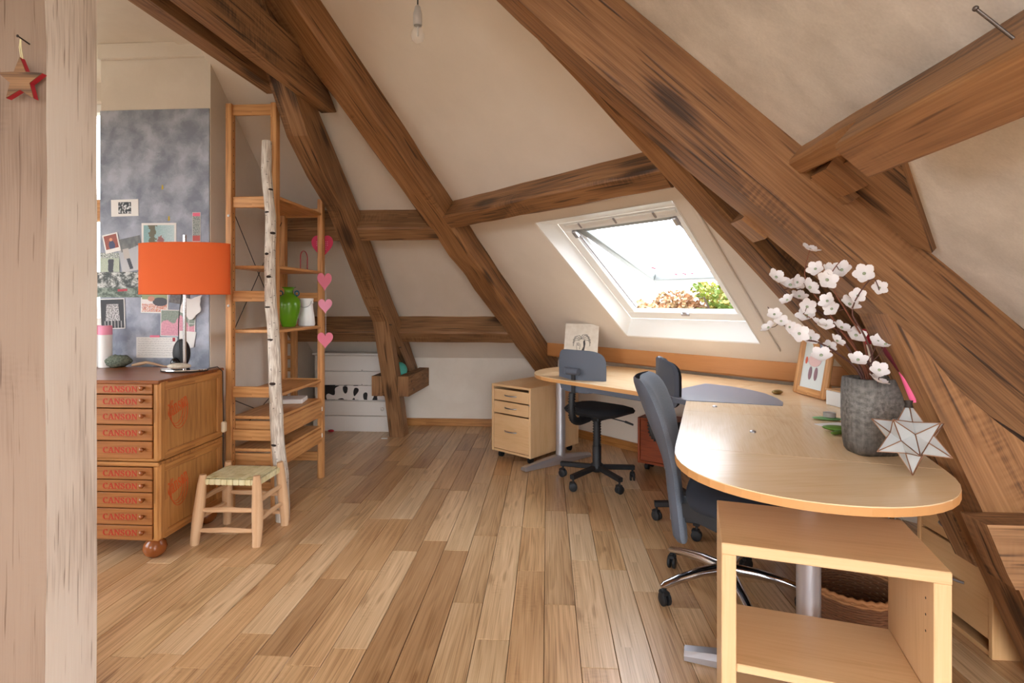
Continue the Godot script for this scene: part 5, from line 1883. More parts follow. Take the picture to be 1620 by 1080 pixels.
# ------------------------------------------------------------------ low shelf, basket, power strip
func build_low_shelf() -> void:
	var o := thing("low_shelf", "low beech shelf on thick side panels under the rounded desk end", "shelf", Vector3(0.76, 0, -1.55), 0.0)
	var fl := Vector3(0.456, 0.59, -1.459)
	var fr := Vector3(0.942, 0.59, -1.330)
	var bl := Vector3(0.566, 0.59, -1.775)
	var ex := (fr - fl).normalized()
	var ez := -(Vector3(ex.z, 0, -ex.x))       # away from the camera
	if ez.z > 0: ez = -ez
	var w := fl.distance_to(fr)
	var d := 0.325
	var bas := Basis(ex, Vector3.UP, ex.cross(Vector3.UP))
	var C := func(x: float, y: float, z: float) -> Transform3D: return Transform3D(bas, fl + ex * x + ez * z + Vector3(0, y - 0.59, 0))
	var b := MB.new()
	b.box(C.call(w / 2, 0.575, d / 2), Vector3(w, 0.03, d), 0.002)
	wpart(o, "top_board", b, M.beech_body)
	for x in [0.018, w - 0.018]:
		b = MB.new()
		b.box(C.call(x, 0.28, d / 2), Vector3(0.036, 0.56, d - 0.004), 0.002, 1)
		var s := wpart(o, "side_panel", b, M.beech_body)
		if x > 0.1:
			for yy in [0.50, 0.46, 0.42, 0.2, 0.16]:
				b = MB.new()
				b.lathe(Transform3D(bas * Basis(Vector3(0, 0, 1), PI / 2), C.call(w - 0.0355, yy, 0.05).origin), [Vector2(0, 0), Vector2(0.003, 0.0), Vector2(0.003, 0.001), Vector2(0, 0.001)], 8)
				wpart(s, "peg_hole", b, M.iron)
	b = MB.new()
	b.box(C.call(w / 2, 0.265, d / 2 - 0.004), Vector3(w - 0.073, 0.022, d - 0.02), 0.002)
	wpart(o, "shelf_board", b, M.beech_body)
	b = MB.new()
	b.box(C.call(w / 2, 0.05, d / 2), Vector3(w - 0.073, 0.022, d - 0.02), 0.002)
	wpart(o, "shelf_board", b, M.beech_body)
	# waste basket
	var k := thing("wicker_basket", "round wicker waste basket behind the low shelf", "basket", Vector3(1.075, 0, -1.985))
	for r in 26:
		b = MB.new()
		var y := 0.008 + r * 0.009
		var rad := 0.105 + r * 0.0018
		var ring := []
		for i in 37:
			var a := TAU * i / 36
			ring.append(Vector3(cos(a) * (rad + 0.004 * (1 if (i + r) % 2 else -1)), y, sin(a) * (rad + 0.004 * (1 if (i + r) % 2 else -1))))
		b.tube(ring, 0.0055, 0.0055, 6, false)
		part(k, "wicker_row", b, M.wicker if r > 23 else M.wicker_brown)
	b = MB.new()
	var rim := []
	for i in 73:
		var a := TAU * i / 72
		rim.append(Vector3(cos(a) * (0.154 + 0.003 * sin(a * 36.0)), 0.242 + 0.003 * cos(a * 36.0), sin(a) * (0.154 + 0.003 * sin(a * 36.0))))
	b.tube(rim, 0.008, 0.008, 6, false)
	part(k, "braided_rim", b, M.wicker)
	b = MB.new()
	b.lathe(Transform3D(), [Vector2(0, 0), Vector2(0.108, 0.001), Vector2(0.108, 0.006), Vector2(0, 0.006)], 24)
	part(k, "basket_floor", b, M.wicker_brown)
	# power strip on the floor by the wall
	var p := thing("power_strip", "white power strip with plugged cables on the floor under the desk", "power strip", Vector3(1.72, 0, -2.92), 0.25)
	b = MB.new()
	b.bx(Vector3(0, 0.02, 0), Vector3(0.26, 0.04, 0.055), 0.006)
	part(p, "strip_body", b, M.white)
	for i in 4:
		b = MB.new()
		b.lathe(Transform3D(Basis(), Vector3(-0.09 + i * 0.055, 0.0395, 0)), [Vector2(0.018, 0), Vector2(0.018, 0.0015), Vector2(0.015, 0.0015), Vector2(0.014, -0.001), Vector2(0, -0.001)], 14)
		part(p, "socket", b, M.chest_white)
	for i in 3:
		b = MB.new()
		b.tube([Vector3(0.03 + i * 0.04, 0.04, 0), Vector3(0.035 + i * 0.04, 0.12, 0.01), Vector3(0.02 + i * 0.045, 0.3, 0.02), Vector3(0.03 + i * 0.04, 0.52, 0.03), Vector3(0.03 + i * 0.04, 0.69, 0.03)], 0.004, 0.004, 6)
		part(p, "cable", b, M.white)

# ------------------------------------------------------------------ things on the desk
func build_desk_things() -> void:
	# drawing of a face, leaning on the ledge
	var lean := deg_to_rad(14)
	var o := thing("drawing_board", "pale drawing of a curly haired face leaning behind the desk", "drawing", Vector3(0.235, DT, -4.24))
	o.transform = Transform3D(ry(-0.35) * Basis(Vector3.RIGHT, -lean), Vector3(0.245, DT + 0.002, -4.20))
	var b := MB.new()
	b.bx(Vector3(0, 0.17, 0), Vector3(0.27, 0.34, 0.006), 0.001, 1)
	var im := mottle(128, 128, 121, c8(214, 202, 186), c8(228, 219, 206), 0.03, 0.8, 0.1)
	part(o, "board", b, tmat(im, Vector3(4, 4, 1), 0.8))
	var ink := mat(c8(44, 42, 44), 0.8)
	b = MB.new()
	var z := 0.0036
	# shaded half of the face, hair curls, eye, nose, mouth
	b.prism(Transform3D(Basis(), Vector3(0, 0, z - 0.0004)), PackedVector2Array([Vector2(0.012, 0.10), Vector2(0.03, 0.13), Vector2(0.036, 0.18), Vector2(0.03, 0.215), Vector2(0.018, 0.20), Vector2(0.022, 0.16), Vector2(0.008, 0.13), Vector2(-0.008, 0.105)]), 0.0, 0.0008)
	part(o, "shading", b, mat(c8(70, 66, 66), 0.8))
	b = MB.new()
	for k in 9:
		var a := 0.35 + k * 0.31
		var pts := []
		for i in 14:
			var f := i / 13.0
			var r := 0.025 + f * 0.05
			var bend := a + 0.5 * (f - 0.5) * (1 if k > 4 else -1)
			if f > 0.7: bend += (f - 0.7) * 1.6 * (1 if k > 4 else -1)
			pts.append(Vector3(cos(bend) * r * 0.95 + 0.004, 0.192 + sin(bend) * r, z))
		b.tube(pts, 0.0011, 0.0011, 5)
		b.tube(pts.map(func(q): return q + Vector3(0.004, 0.001, 0)), 0.0007, 0.0007, 5)
	part(o, "curls", b, ink)
	b = MB.new()
	b.tube([Vector3(-0.032, 0.19, z), Vector3(-0.035, 0.16, z), Vector3(-0.024, 0.12, z), Vector3(-0.008, 0.102, z)], 0.0011, 0.0011, 5)
	b.tube([Vector3(-0.03, 0.182, z), Vector3(-0.02, 0.186, z), Vector3(-0.01, 0.182, z)], 0.0022, 0.0012, 5)
	b.tube([Vector3(-0.028, 0.172, z), Vector3(-0.02, 0.169, z), Vector3(-0.012, 0.172, z)], 0.003, 0.002, 5)
	b.tube([Vector3(-0.004, 0.18, z), Vector3(-0.007, 0.15, z), Vector3(-0.012, 0.143, z), Vector3(-0.004, 0.14, z)], 0.0011, 0.0016, 5)
	b.tube([Vector3(-0.018, 0.125, z), Vector3(-0.006, 0.127, z), Vector3(0.006, 0.125, z)], 0.0022, 0.0016, 5)
	part(o, "face_lines", b, ink)
	# wooden picture frame
	var ft := Vector3(1.387, DT, -2.985)
	var fdir := Vector3(0.037, 0, 0.27).normalized()      # along its foot, towards the room
	var fbas := Basis(fdir, Vector3.UP, fdir.cross(Vector3.UP))
	var tilt := fbas * Basis(Vector3.RIGHT, deg_to_rad(-10))
	o = thing("picture_frame", "pine picture frame with a child's drawing of feet", "frame", ft)
	o.transform = Transform3D(tilt, ft + Vector3(0, 0.003, 0))
	var W := 0.275
	var H := 0.37
	for s in [-1, 1]:
		b = MB.new()
		b.bx(Vector3(s * (W / 2 - 0.02), H / 2, 0), Vector3(0.04, H, 0.026), 0.008, 1)
		part(o, "frame_stile", b, M.pine)
		b = MB.new()
		b.bx(Vector3(0, H / 2 + s * (H / 2 - 0.02), 0), Vector3(W - 0.08, 0.04, 0.024), 0.004)
		part(o, "frame_rail", b, M.pine)
	b = MB.new()
	b.bx(Vector3(0, H / 2, -0.004), Vector3(W - 0.08, H - 0.08, 0.006), 0.0)
	part(o, "paper", b, mat(c8(226, 232, 228), 0.5))
	b = MB.new()
	for s in [-1, 1]:
		b.ball(Vector3(s * 0.024, 0.12, 0.0), Vector3(0.015, 0.036, 0.0022), 14, 8)
	part(o, "painted_feet", b, mat(c8(150, 116, 124), 0.7))
	b = MB.new()
	b.ball(Vector3(0, 0.19, 0.0), Vector3(0.055, 0.034, 0.0018), 16, 8)
	part(o, "painted_dress", b, mat(c8(236, 200, 196), 0.7))
	b = MB.new()
	b.ball(Vector3(-0.07, 0.185, 0.0), Vector3(0.011, 0.02, 0.002), 12, 8)
	part(o, "painted_hand", b, mat(c8(222, 110, 84), 0.7))
	b = MB.new()
	b.ball(Vector3(0.012, 0.25, 0.0), Vector3(0.035, 0.036, 0.0018), 16, 8)
	part(o, "painted_head", b, mat(c8(150, 158, 176), 0.7))
	b = MB.new()
	b.box(Transform3D(Basis(Vector3.RIGHT, deg_to_rad(26)), Vector3(0, 0.15, -0.055)), Vector3(0.05, 0.29, 0.006), 0.001, 1)
	part(o, "strut", b, M.beech_edge)
	# bronze shell
	b = MB.new()
	b.ball(Vector3(1.25, DT + 0.012, -3.05), Vector3(0.032, 0.012, 0.022), 16, 10, ry(0.3))
	solid("bronze_shell", b, mat(c8(132, 108, 58), 0.35, 0.6), "small bronze shell on the desk before the picture frame", "ornament")
	# white drawer box at the back of the desk
	var bo := thing("storage_box", "white box with a wooden lid beside the concrete vase", "box", Vector3(1.50, DT, -2.62), 0.0)
	bo.rotation.y = PI / 2 + 0.25
	b = MB.new()
	b.bx(Vector3(0, 0.036, 0), Vector3(0.34, 0.072, 0.2), 0.004)
	part(bo, "box_body", b, M.gloss_white)
	b = MB.new()
	b.bx(Vector3(0, 0.0755, 0), Vector3(0.345, 0.006, 0.205), 0.002)
	part(bo, "box_lid", b, M.birch)
	b = MB.new()
	b.lathe(Transform3D(Basis(), Vector3(1.455, DT + 0.0796, -2.70)), [Vector2(0, 0), Vector2(0.018, 0.001), Vector2(0.02, 0.006), Vector2(0.012, 0.009), Vector2(0, 0.009)], 16)
	solid("metal_lid", b, M.metal, "round metal cap on the lid of the white box", "cap")
	# green leaf dishes and papers behind the vase
	for k in 2:
		b = MB.new()
		var c := Vector3(1.19, DT + 0.006, -2.40) if k == 0 else Vector3(1.125, DT + 0.012, -2.18)
		b.ball(c, Vector3(0.058, 0.006 if k == 0 else 0.011, 0.028), 18, 8, ry(-0.25 - k * 0.3))
		solid("leaf_dish", b, mat(c8(118, 172, 110), 0.35) if k == 0 else M.green_leaf, "pale green leaf shaped dish on the desk" if k == 0 else "dark green leaf shaped pod beside the vase foot", "dish")
	b = MB.new()
	b.ball(Vector3(1.105, DT + 0.007, -2.14), Vector3(0.045, 0.007, 0.015), 16, 8, ry(0.5))
	solid("leaf_pod", b, M.green_leaf, "small green pod next to the larger leaf pod", "pod")
	b = MB.new()
	b.lathe(Transform3D(Basis(), Vector3(1.20, DT + 0.0125, -2.40)), [Vector2(0, 0), Vector2(0.024, 0.0), Vector2(0.024, 0.018), Vector2(0, 0.018)], 18)
	solid("tape_roll", b, mat(c8(176, 172, 168), 0.5), "grey tape roll standing in the green leaf dish", "tape roll")
	b = MB.new()
	b.box(Transform3D(ry(0.3), Vector3(1.16, DT + 0.0012, -2.29)), Vector3(0.12, 0.002, 0.07), 0.0)
	solid("paper_card", b, M.paper, "white card lying between the leaf dishes", "card")
	# grey box on the drawer unit
	b = MB.new()
	b.box(Transform3D(ry(0.13), Vector3(1.62, 0.70, -2.17)), Vector3(0.26, 0.18, 0.24), 0.004, 1)
	solid("grey_box", b, mat(c8(176, 168, 164), 0.7), "grey cardboard box on the drawer unit behind the star", "box")
	build_blossoms()
	build_star_lantern()
	# pink brush and red glue stick standing behind the vase
	var pb := thing("pink_brush", "pink handled brush with dark bristles hanging out of the vase", "brush", Vector3(1.142, 0.892, -1.820))
	b = MB.new()
	b.tuber([Vector3(1.114, 1.004, -1.790), Vector3(1.124, 0.982, -1.785), Vector3(1.146, 0.920, -1.782), Vector3(1.150, 0.908, -1.782)], [0.009, 0.0125, 0.013, 0.007], 12)
	wpart(pb, "handle", b, M.pink)
	b = MB.new()
	b.tuber([Vector3(1.114, 1.004, -1.790), Vector3(1.097, 1.062, -1.805), Vector3(1.070, 1.117, -1.820)], [0.01, 0.024, 0.018], 12)
	wpart(pb, "bristles", b, M.maroon)
	b = MB.new()
	b.tuber([Vector3(1.092, 1.092, -1.770), Vector3(1.077, 1.122, -1.770)], [0.009, 0.009], 10)
	wpart(pb, "ferrule", b, M.pink)
	var gs := thing("glue_stick", "red capped stick poking up among the blossoms", "stick", Vector3(1.09, 0.97, -1.90))
	b = MB.new()
	b.tube([Vector3(1.092, 0.97, -1.90), Vector3(1.074, 1.08, -1.90)], 0.0105, 0.0105, 14)
	wpart(gs, "stick_body", b, mat(c8(214, 196, 176), 0.4))
	b = MB.new()
	b.tube([Vector3(1.074, 1.08, -1.90), Vector3(1.066, 1.13, -1.90)], 0.012, 0.012, 14)
	wpart(gs, "cap", b, M.red)

func build_blossoms() -> void:
	var vs := thing("concrete_vase", "grey concrete vase with rounded corners on the desk end", "vase", Vector3(1.08, DT + 0.0002, -1.885))
	var b := MB.new()
	var prof := [Vector2(0, 0.0), Vector2(0.80, 0.0), Vector2(0.90, 0.012), Vector2(0.95, 0.04), Vector2(1.0, 0.12), Vector2(1.0, 0.2), Vector2(0.965, 0.247), Vector2(0.93, 0.25), Vector2(0.90, 0.244), Vector2(0.90, 0.10), Vector2(0, 0.09)]
	b.lathe(Transform3D(ry(0.12), Vector3()), prof, 48, 0.084, 0.062, 4.5)
	part(vs, "vase_body", b, M.concrete)
	# a knob like knot pressed into the front
	b = MB.new()
	b.ball(Vector3(0.035, 0.115, 0.062), Vector3(0.014, 0.014, 0.006), 12, 8)
	part(vs, "pressed_knot", b, M.concrete)
	var br := [
		[[Vector3(1.066, 0.974, -1.885), Vector3(1.018, 1.058, -1.863), Vector3(0.943, 1.146, -1.84), Vector3(0.907, 1.204, -1.84), Vector3(0.865, 1.255, -1.84), Vector3(0.841, 1.314, -1.84), Vector3(0.857, 1.39, -1.84)], [Vector3(0.866, 1.392, -1.86), Vector3(0.862, 1.326, -1.81), Vector3(0.841, 1.266, -1.81)]],
		[[Vector3(1.051, 0.974, -1.885), Vector3(1.005, 1.07, -1.893), Vector3(0.944, 1.166, -1.9), Vector3(0.879, 1.211, -1.9), Vector3(0.813, 1.249, -1.9), Vector3(0.773, 1.302, -1.9)], [Vector3(0.761, 1.302, -1.87), Vector3(0.808, 1.275, -1.87), Vector3(0.829, 1.286, -1.87), Vector3(0.8, 1.226, -1.87), Vector3(0.859, 1.238, -1.92)]],
		[[Vector3(1.073, 0.975, -1.885), Vector3(1.028, 1.096, -1.843), Vector3(0.956, 1.184, -1.8), Vector3(0.915, 1.255, -1.8), Vector3(0.905, 1.311, -1.8), Vector3(0.936, 1.354, -1.8)], [Vector3(0.902, 1.319, -1.808), Vector3(0.885, 1.29, -1.788), Vector3(0.943, 1.322, -1.808), Vector3(0.889, 1.223, -1.788), Vector3(0.902, 1.198, -1.788), Vector3(0.964, 1.212, -1.808)]],
		[[Vector3(1.08, 0.975, -1.885), Vector3(1.05, 1.046, -1.833), Vector3(0.993, 1.121, -1.78), Vector3(0.959, 1.184, -1.78), Vector3(0.976, 1.24, -1.78), Vector3(1.02, 1.296, -1.78), Vector3(1.04, 1.264, -1.78)], [Vector3(0.98, 1.24, -1.788), Vector3(0.989, 1.309, -1.768), Vector3(1.045, 1.265, -1.788)]],
		[[Vector3(1.044, 0.974, -1.885), Vector3(0.989, 1.039, -1.902), Vector3(0.925, 1.082, -1.92), Vector3(0.866, 1.097, -1.92), Vector3(0.807, 1.143, -1.92), Vector3(0.755, 1.204, -1.92)], [Vector3(0.747, 1.133, -1.89), Vector3(0.765, 1.178, -1.89), Vector3(0.787, 1.155, -1.89), Vector3(0.813, 1.136, -1.89), Vector3(0.845, 1.114, -1.89), Vector3(0.905, 1.096, -1.94), Vector3(0.918, 1.04, -1.89), Vector3(0.968, 1.066, -1.94)]],
		[[Vector3(1.059, 0.974, -1.885), Vector3(1.03, 1.042, -1.873), Vector3(0.995, 1.102, -1.86), Vector3(0.953, 1.131, -1.86), Vector3(0.896, 1.153, -1.86), Vector3(0.846, 1.182, -1.86)], [Vector3(0.866, 1.204, -1.88), Vector3(0.866, 1.174, -1.88), Vector3(0.878, 1.15, -1.83), Vector3(0.903, 1.143, -1.83), Vector3(0.951, 1.136, -1.83), Vector3(0.937, 1.093, -1.83), Vector3(0.996, 1.111, -1.83)]],
		[[Vector3(1.083, 0.975, -1.885), Vector3(1.032, 1.031, -1.837), Vector3(1.025, 1.022, -1.79), Vector3(1.049, 1.001, -1.79), Vector3(1.042, 0.97, -1.79)], [Vector3(0.975, 1.037, -1.778), Vector3(1.039, 1.006, -1.778), Vector3(1.047, 0.968, -1.798), Vector3(1.047, 1.095, -1.798), Vector3(1.059, 1.087, -1.778)]],
	]
	# one blossom mesh, five cupped petals
	var f := MB.new()
	for k in 5:
		var a := TAU * k / 5
		var d := Vector3(cos(a), 0, sin(a))
		var s := Vector3(-sin(a), 0, cos(a))
		var rows := []
		for i in 5:
			var t := i / 4.0
			var w: float = [0.003, 0.0085, 0.0115, 0.0095, 0.003][i]
			var h: float = [0.0, 0.001, 0.003, 0.0065, 0.0085][i]
			var r := 0.002 + t * 0.022
			rows.append([d * r - s * w + Vector3(0, h + 0.002, 0), d * r + Vector3(0, h, 0), d * r + s * w + Vector3(0, h + 0.002, 0)])
		for i in 4:
			for j in 2:
				f.quad(rows[i][j + 1], rows[i + 1][j + 1], rows[i + 1][j], rows[i][j])
	smooth(f)
	var petal := f.mesh()
	f = MB.new()
	f.ball(Vector3(0, 0.003, 0), Vector3(0.004, 0.003, 0.004), 8, 6)
	var heartm := f.mesh()
	rng.seed = 33
	var names := ["tallest blossom branch, its tip rising over the oak rafter", "blossom branch bending towards the roof window frame", "blossom branch with the largest flowers in the middle", "blossom branch crossing in front of the oak rafter", "lowest blossom branch reaching far over the desk", "dense blossom branch in the middle of the vase", "short blossom sprig drooping over the vase rim"]
	for i in br.size():
		var pts: Array = br[i][0]
		var fl: Array = br[i][1]
		var o := thing("blossom_branch", names[i], "branch", pts[0], 0.0, "white blossom branches in the concrete vase")
		var foot: Vector3 = Vector3(1.085, DT + 0.1, -1.885) + (pts[0] - Vector3(1.065, 0.974, -1.885)) * 0.5
		var c := Curve3D.new()
		c.add_point(foot)
		for k in pts.size():
			var tan: Vector3 = ((pts[mini(k + 1, pts.size() - 1)] as Vector3) - (pts[maxi(k - 1, 0)] as Vector3)) * 0.18
			c.add_point(pts[k], -tan, tan)
		var P := []
		var R := []
		var L := c.get_baked_length()
		for k in 25:
			P.append(c.sample_baked(L * k / 24.0, true))
			R.append(lerpf(0.006, 0.0014, pow(k / 24.0, 0.8)))
		b = MB.new()
		b.tuber(P, R, 7)
		wpart(o, "stem", b, M.twig if i in [0, 2, 5] else M.twig_thin)
		for q in fl:
			# short twig from the nearest stem point
			var best: Vector3 = P[8]
			for p in P:
				if (p as Vector3).y < q.y + 0.02 and (p as Vector3).distance_to(q) < best.distance_to(q): best = p
			b = MB.new()
			if best.distance_to(q) > 0.008:
				b.tube([best, best.lerp(q, 0.5) + Vector3(0, -0.006, 0), q], 0.0016, 0.001, 5)
				wpart(o, "twig", b, M.twig_thin)
			var sc := rng.randf_range(1.0, 1.4)
			var up := Vector3(rng.randf_range(-0.7, 0.5), rng.randf_range(0.1, 0.9), rng.randf_range(0.2, 1.0)).normalized()
			var sd := up.cross(Vector3(0.3, 0.1, 0.9)).normalized()
			var bs := Basis(sd, up, sd.cross(up)) * ry(rng.randf() * 6.0)
			var bl := same(o, "blossom", petal, M.petal, Transform3D(bs.scaled(Vector3.ONE * sc), q - o.position))
			same(bl, "blossom_heart", heartm, M.pollen, Transform3D())

func build_star_lantern() -> void:
	var c := Vector3(1.055, 0.822, -1.655)
	var o := thing("star_lantern", "glass star lantern with thin brass edges beside the vase", "lantern", Vector3(c.x, DT, c.z))
	# twelve points on the faces of a dodecahedron
	var g := (1.0 + sqrt(5.0)) / 2.0
	var turn := Basis(Vector3(0.3, 0.2, 1).normalized(), 0.42) * ry(0.55)
	var dirs := []
	for s1 in [-1, 1]:
		for s2 in [-1, 1]:
			for q in [Vector3(0, s1, s2 * g), Vector3(s1, s2 * g, 0), Vector3(s2 * g, 0, s1)]:
				dirs.append(turn * (q as Vector3).normalized())
	var tips := []
	var R := 0.105
	var low := 9.0
	for q in dirs:
		low = minf(low, (q as Vector3).y * R)
	c.y = DT + 0.003 - low
	dirs.sort_custom(func(p, q): return (p as Vector3).y > (q as Vector3).y)
	for q in dirs: tips.append(c + (q as Vector3) * R)
	# corners of the inner solid: centres of the icosahedron's faces
	var corners := []
	for i in 12:
		for j in range(i + 1, 12):
			for k in range(j + 1, 12):
				if (dirs[i] as Vector3).dot(dirs[j]) > 0.3 and (dirs[j] as Vector3).dot(dirs[k]) > 0.3 and (dirs[i] as Vector3).dot(dirs[k]) > 0.3:
					corners.append([(dirs[i] + dirs[j] + dirs[k]).normalized() * R * 0.53 + c, [i, j, k]])
	for i in 12:
		var mine := corners.filter(func(e): return i in e[1])
		var ax: Vector3 = dirs[i]
		var u := ax.cross(Vector3(0.31, 0.77, 0.2)).normalized()
		var w := ax.cross(u)
		mine.sort_custom(func(p, q): return atan2((p[0] - c).dot(w), (p[0] - c).dot(u)) < atan2((q[0] - c).dot(w), (q[0] - c).dot(u)))
		for k in 5:
			var A: Vector3 = mine[k][0]
			var B: Vector3 = mine[(k + 1) % 5][0]
			var pane := MB.new()
			pane.tri(A, B, tips[i])
			wpart(o, "glass_pane", pane, M.frosted)
			var strip := MB.new()
			strip.tube([A, tips[i]], 0.0016, 0.0016, 5)
			wpart(o, "edge_strip", strip, M.brass)
	var b := MB.new()
	b.lathe(Transform3D(Basis(Quaternion(Vector3.UP, dirs[0])), tips[0] - dirs[0] * 0.02), [Vector2(0.012, 0), Vector2(0.009, 0.012), Vector2(0.012, 0.022), Vector2(0.009, 0.022), Vector2(0.007, 0.012)], 14)
	wpart(o, "socket_cap", b, M.iron)

# ------------------------------------------------------------------ hanging things
func build_hanging() -> void:
	var p := Vector3(-0.555, 2.33, -2.3)
	var o := thing("ceiling_bulb", "bare clear light bulb hanging on a thin flex", "bulb", p)
	var b := MB.new()
	b.tube([Vector3(0, 0.16, 0), Vector3(0.004, 0.5, 0), Vector3(0, 0.97, 0)], 0.003, 0.003, 6)
	part(o, "flex", b, M.black)
	b = MB.new()
	b.lathe(Transform3D(), [Vector2(0.017, 0.075), Vector2(0.0195, 0.08), Vector2(0.0195, 0.125), Vector2(0.015, 0.14), Vector2(0.012, 0.155), Vector2(0.005, 0.163), Vector2(0, 0.163)], 18)
	part(o, "socket", b, mat(c8(206, 200, 194), 0.5))
	b = MB.new()
	b.lathe(Transform3D(), [Vector2(0, 0), Vector2(0.012, 0.002), Vector2(0.024, 0.012), Vector2(0.03, 0.028), Vector2(0.028, 0.044), Vector2(0.019, 0.062), Vector2(0.0145, 0.078)], 24)
	part(o, "glass", b, pane_mat(c8(250, 246, 240), 0.22))
	b = MB.new()
	b.lathe(Transform3D(), [Vector2(0, 0.03), Vector2(0.004, 0.03), Vector2(0.004, 0.07), Vector2(0, 0.07)], 8)
	part(o, "filament_stem", b, M.white)
	# wooden star on the post
	var s := thing("wooden_star", "small brown wooden star with red edges hanging on the post", "ornament", Vector3(-1.433, 1.77, -1.405))
	b = MB.new()
	var q := PackedVector2Array()
	for k in 10:
		var a := PI / 2 + PI * k / 5
		q.append(Vector2(cos(a), sin(a)) * (0.062 if k % 2 == 0 else 0.027))
	b.prism(Transform3D(ry(0.1), Vector3(-1.433, 1.825, -1.397)), q, -0.008, 0.007)
	wpart(s, "star_body", b, M.red)
	b = MB.new()
	b.prism(Transform3D(ry(0.1), Vector3(-1.433, 1.825, -1.397)), q, 0.007, 0.009, Vector2(0.3, 0.3))
	wpart(s, "star_face", b, M.oak)
	b = MB.new()
	b.tube([Vector3(-1.431, 1.885, -1.396), Vector3(-1.434, 1.915, -1.394), Vector3(-1.433, 1.937, -1.392)], 0.0016, 0.0016, 6)
	b.tube([Vector3(-1.433, 1.885, -1.393), Vector3(-1.437, 1.915, -1.392), Vector3(-1.433, 1.937, -1.391)], 0.0012, 0.0012, 6)
	wpart(s, "cord", b, M.straw)
	b = MB.new()
	b.tube([Vector3(-1.436, 1.935, -1.43), Vector3(-1.434, 1.942, -1.385)], 0.002, 0.002, 6)
	b.ball(Vector3(-1.434, 1.942, -1.384), Vector3(0.004, 0.004, 0.002), 8, 6)
	solid("hook_nail", b, M.iron, "bent iron nail holding the wooden star", "nail")

# ------------------------------------------------------------------ outdoors
func tree(label: String, at: Vector3, r: Vector3, count: int, sd: int, cols: Array, ground: float) -> void:
	var o := thing("tree", label, "tree", Vector3(at.x, ground, at.z))
	var b := MB.new()
	b.tuber([Vector3(0, 0, 0), Vector3(0.1, (at.y - ground) * 0.5, 0), Vector3(0, at.y - ground, 0)], [0.3, 0.22, 0.08], 10)
	var k := RandomNumberGenerator.new()
	k.seed = sd
	for i in 7:
		var a := k.randf() * TAU
		b.tube([Vector3(0.05, (at.y - ground) * k.randf_range(0.55, 0.9), 0), Vector3(cos(a) * r.x * 0.7, at.y - ground + k.randf_range(-0.4, 0.6) * r.y, sin(a) * r.z * 0.7)], 0.07, 0.02, 6)
	part(o, "trunk", b, mat(c8(70, 54, 42), 0.9))
	var lf := MB.new()
	for j in 4:
		var q := Basis(Vector3(k.randf() - 0.5, k.randf() - 0.5, k.randf() - 0.5).normalized(), k.randf() * 6.0)
		var c := Vector3(k.randf() - 0.5, k.randf() - 0.5, k.randf() - 0.5) * 0.16
		lf.quad(c + q * Vector3(-0.03, -0.055, 0), c + q * Vector3(0.03, -0.04, 0), c + q * Vector3(0.025, 0.055, 0.01), c + q * Vector3(-0.025, 0.05, 0.01))
	var mm := MultiMesh.new()
	mm.transform_format = MultiMesh.TRANSFORM_3D
	mm.use_colors = true
	mm.mesh = lf.mesh()
	var lm := mat(Color.WHITE, 0.7)
	lm.vertex_color_use_as_albedo = true
	lm.backlight_enabled = true
	lm.backlight = Color(0.4, 0.4, 0.4)
	mm.mesh.surface_set_material(0, lm)
	mm.instance_count = count
	for i in count:
		var d := Vector3(k.randfn(), k.randfn(), k.randfn()).normalized()
		var p := d * pow(k.randf(), 0.4) * r * (0.8 + 0.25 * sin(d.x * 5.0 + d.y * 7.0))
		mm.set_instance_transform(i, Transform3D(Basis(d, k.randf() * 6.0).scaled(Vector3.ONE * k.randf_range(0.7, 1.3)), p + Vector3(0, at.y - ground, 0)))
		mm.set_instance_color(i, (cols[k.randi() % cols.size()] as Color).srgb_to_linear() * k.randf_range(0.7, 1.25))
	var f := MultiMeshInstance3D.new()
	f.name = "foliage"
	f.multimesh = mm
	f.set_meta("kind", "stuff")
	o.add_child(f)

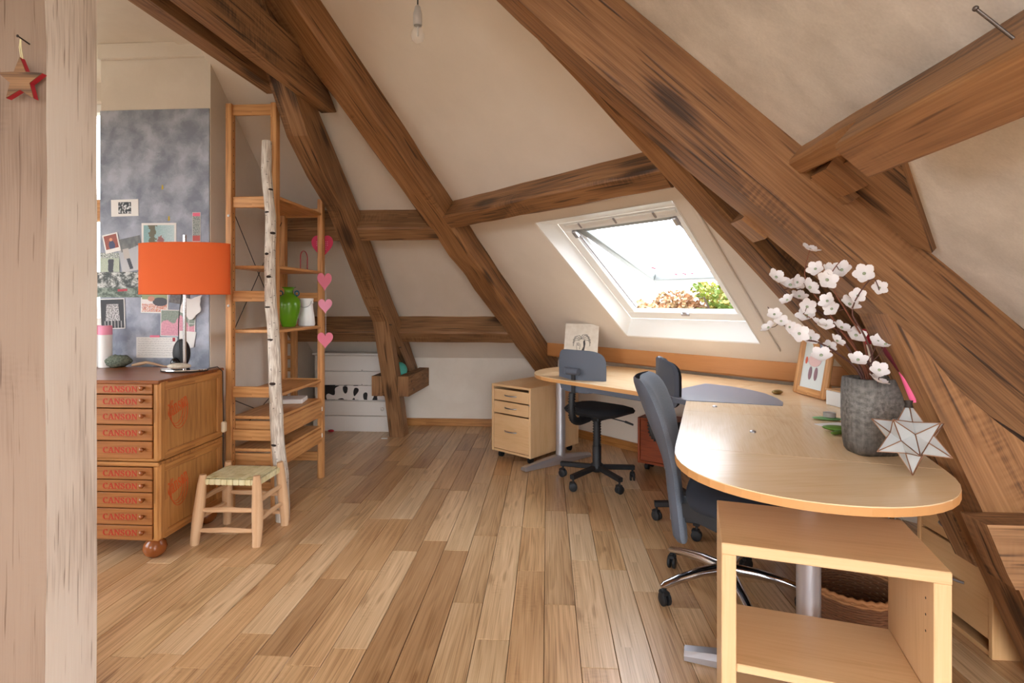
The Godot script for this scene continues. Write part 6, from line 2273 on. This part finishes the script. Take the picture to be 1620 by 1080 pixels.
func build_outdoors() -> void:
	var g := -7.0
	var b := MB.new()
	b.bx(Vector3(0, g - 0.1, -20), Vector3(90, 0.2, 80), 0.0)
	struct("ground", b, M.ground, "lawn far below the roof window", "ground")
	tree("leafy autumn tree seen through the open roof window", Vector3(4.85, 0.75, -13.5), Vector3(1.8, 1.4, 1.6), 3200, 1, [c8(106, 116, 34), c8(128, 130, 48), c8(92, 108, 40), c8(150, 132, 60)], g)
	tree("low russet tree beside the green one outside the window", Vector3(3.0, 0.75, -14.5), Vector3(1.5, 0.7, 1.2), 1700, 2, [c8(150, 104, 70), c8(168, 124, 86), c8(140, 112, 74)], g)

func _ready() -> void:
	# ---- camera: level, lens shifted down a little
	var cam := Camera3D.new()
	cam.name = "camera"
	cam.projection = Camera3D.PROJECTION_FRUSTUM
	cam.near = 0.05
	cam.far = 200.0
	cam.size = 2.0 * cam.near * 540.0 / 860.0
	cam.frustum_offset = Vector2(0, -62.0 / 860.0 * cam.near)
	add_child(cam)
	cam.position = EYE
	cam.rotation.y = atan(56.0 / 860.0)
	cam.current = true
	# ---- sky
	var we := WorldEnvironment.new()
	we.name = "environment"
	var env := Environment.new()
	env.background_mode = Environment.BG_SKY
	var sky := Sky.new()
	var sm := ProceduralSkyMaterial.new()
	sm.sky_top_color = c8(226, 236, 250)
	sm.sky_horizon_color = c8(250, 250, 250)
	sm.sky_curve = 0.2
	sm.ground_bottom_color = c8(78, 79, 80)
	sm.ground_horizon_color = c8(112, 113, 114)
	sky.sky_material = sm
	env.sky = sky
	env.background_energy_multiplier = 8.0
	env.tonemap_mode = Environment.TONE_MAPPER_LINEAR
	env.tonemap_exposure = 1.46
	env.sdfgi_enabled = true
	env.ssao_enabled = true
	env.ssil_enabled = true
	we.environment = env
	add_child(we)
	# ---- the place
	make_materials()
	build_shell()
	build_frame()
	build_plan_chests()
	build_pictures()
	build_shelves()
	build_birch_and_stool()
	build_white_chest()
	build_desk()
	build_drawer_units()
	build_chairs()
	build_low_shelf()
	build_desk_things()
	build_hanging()
	build_outdoors()
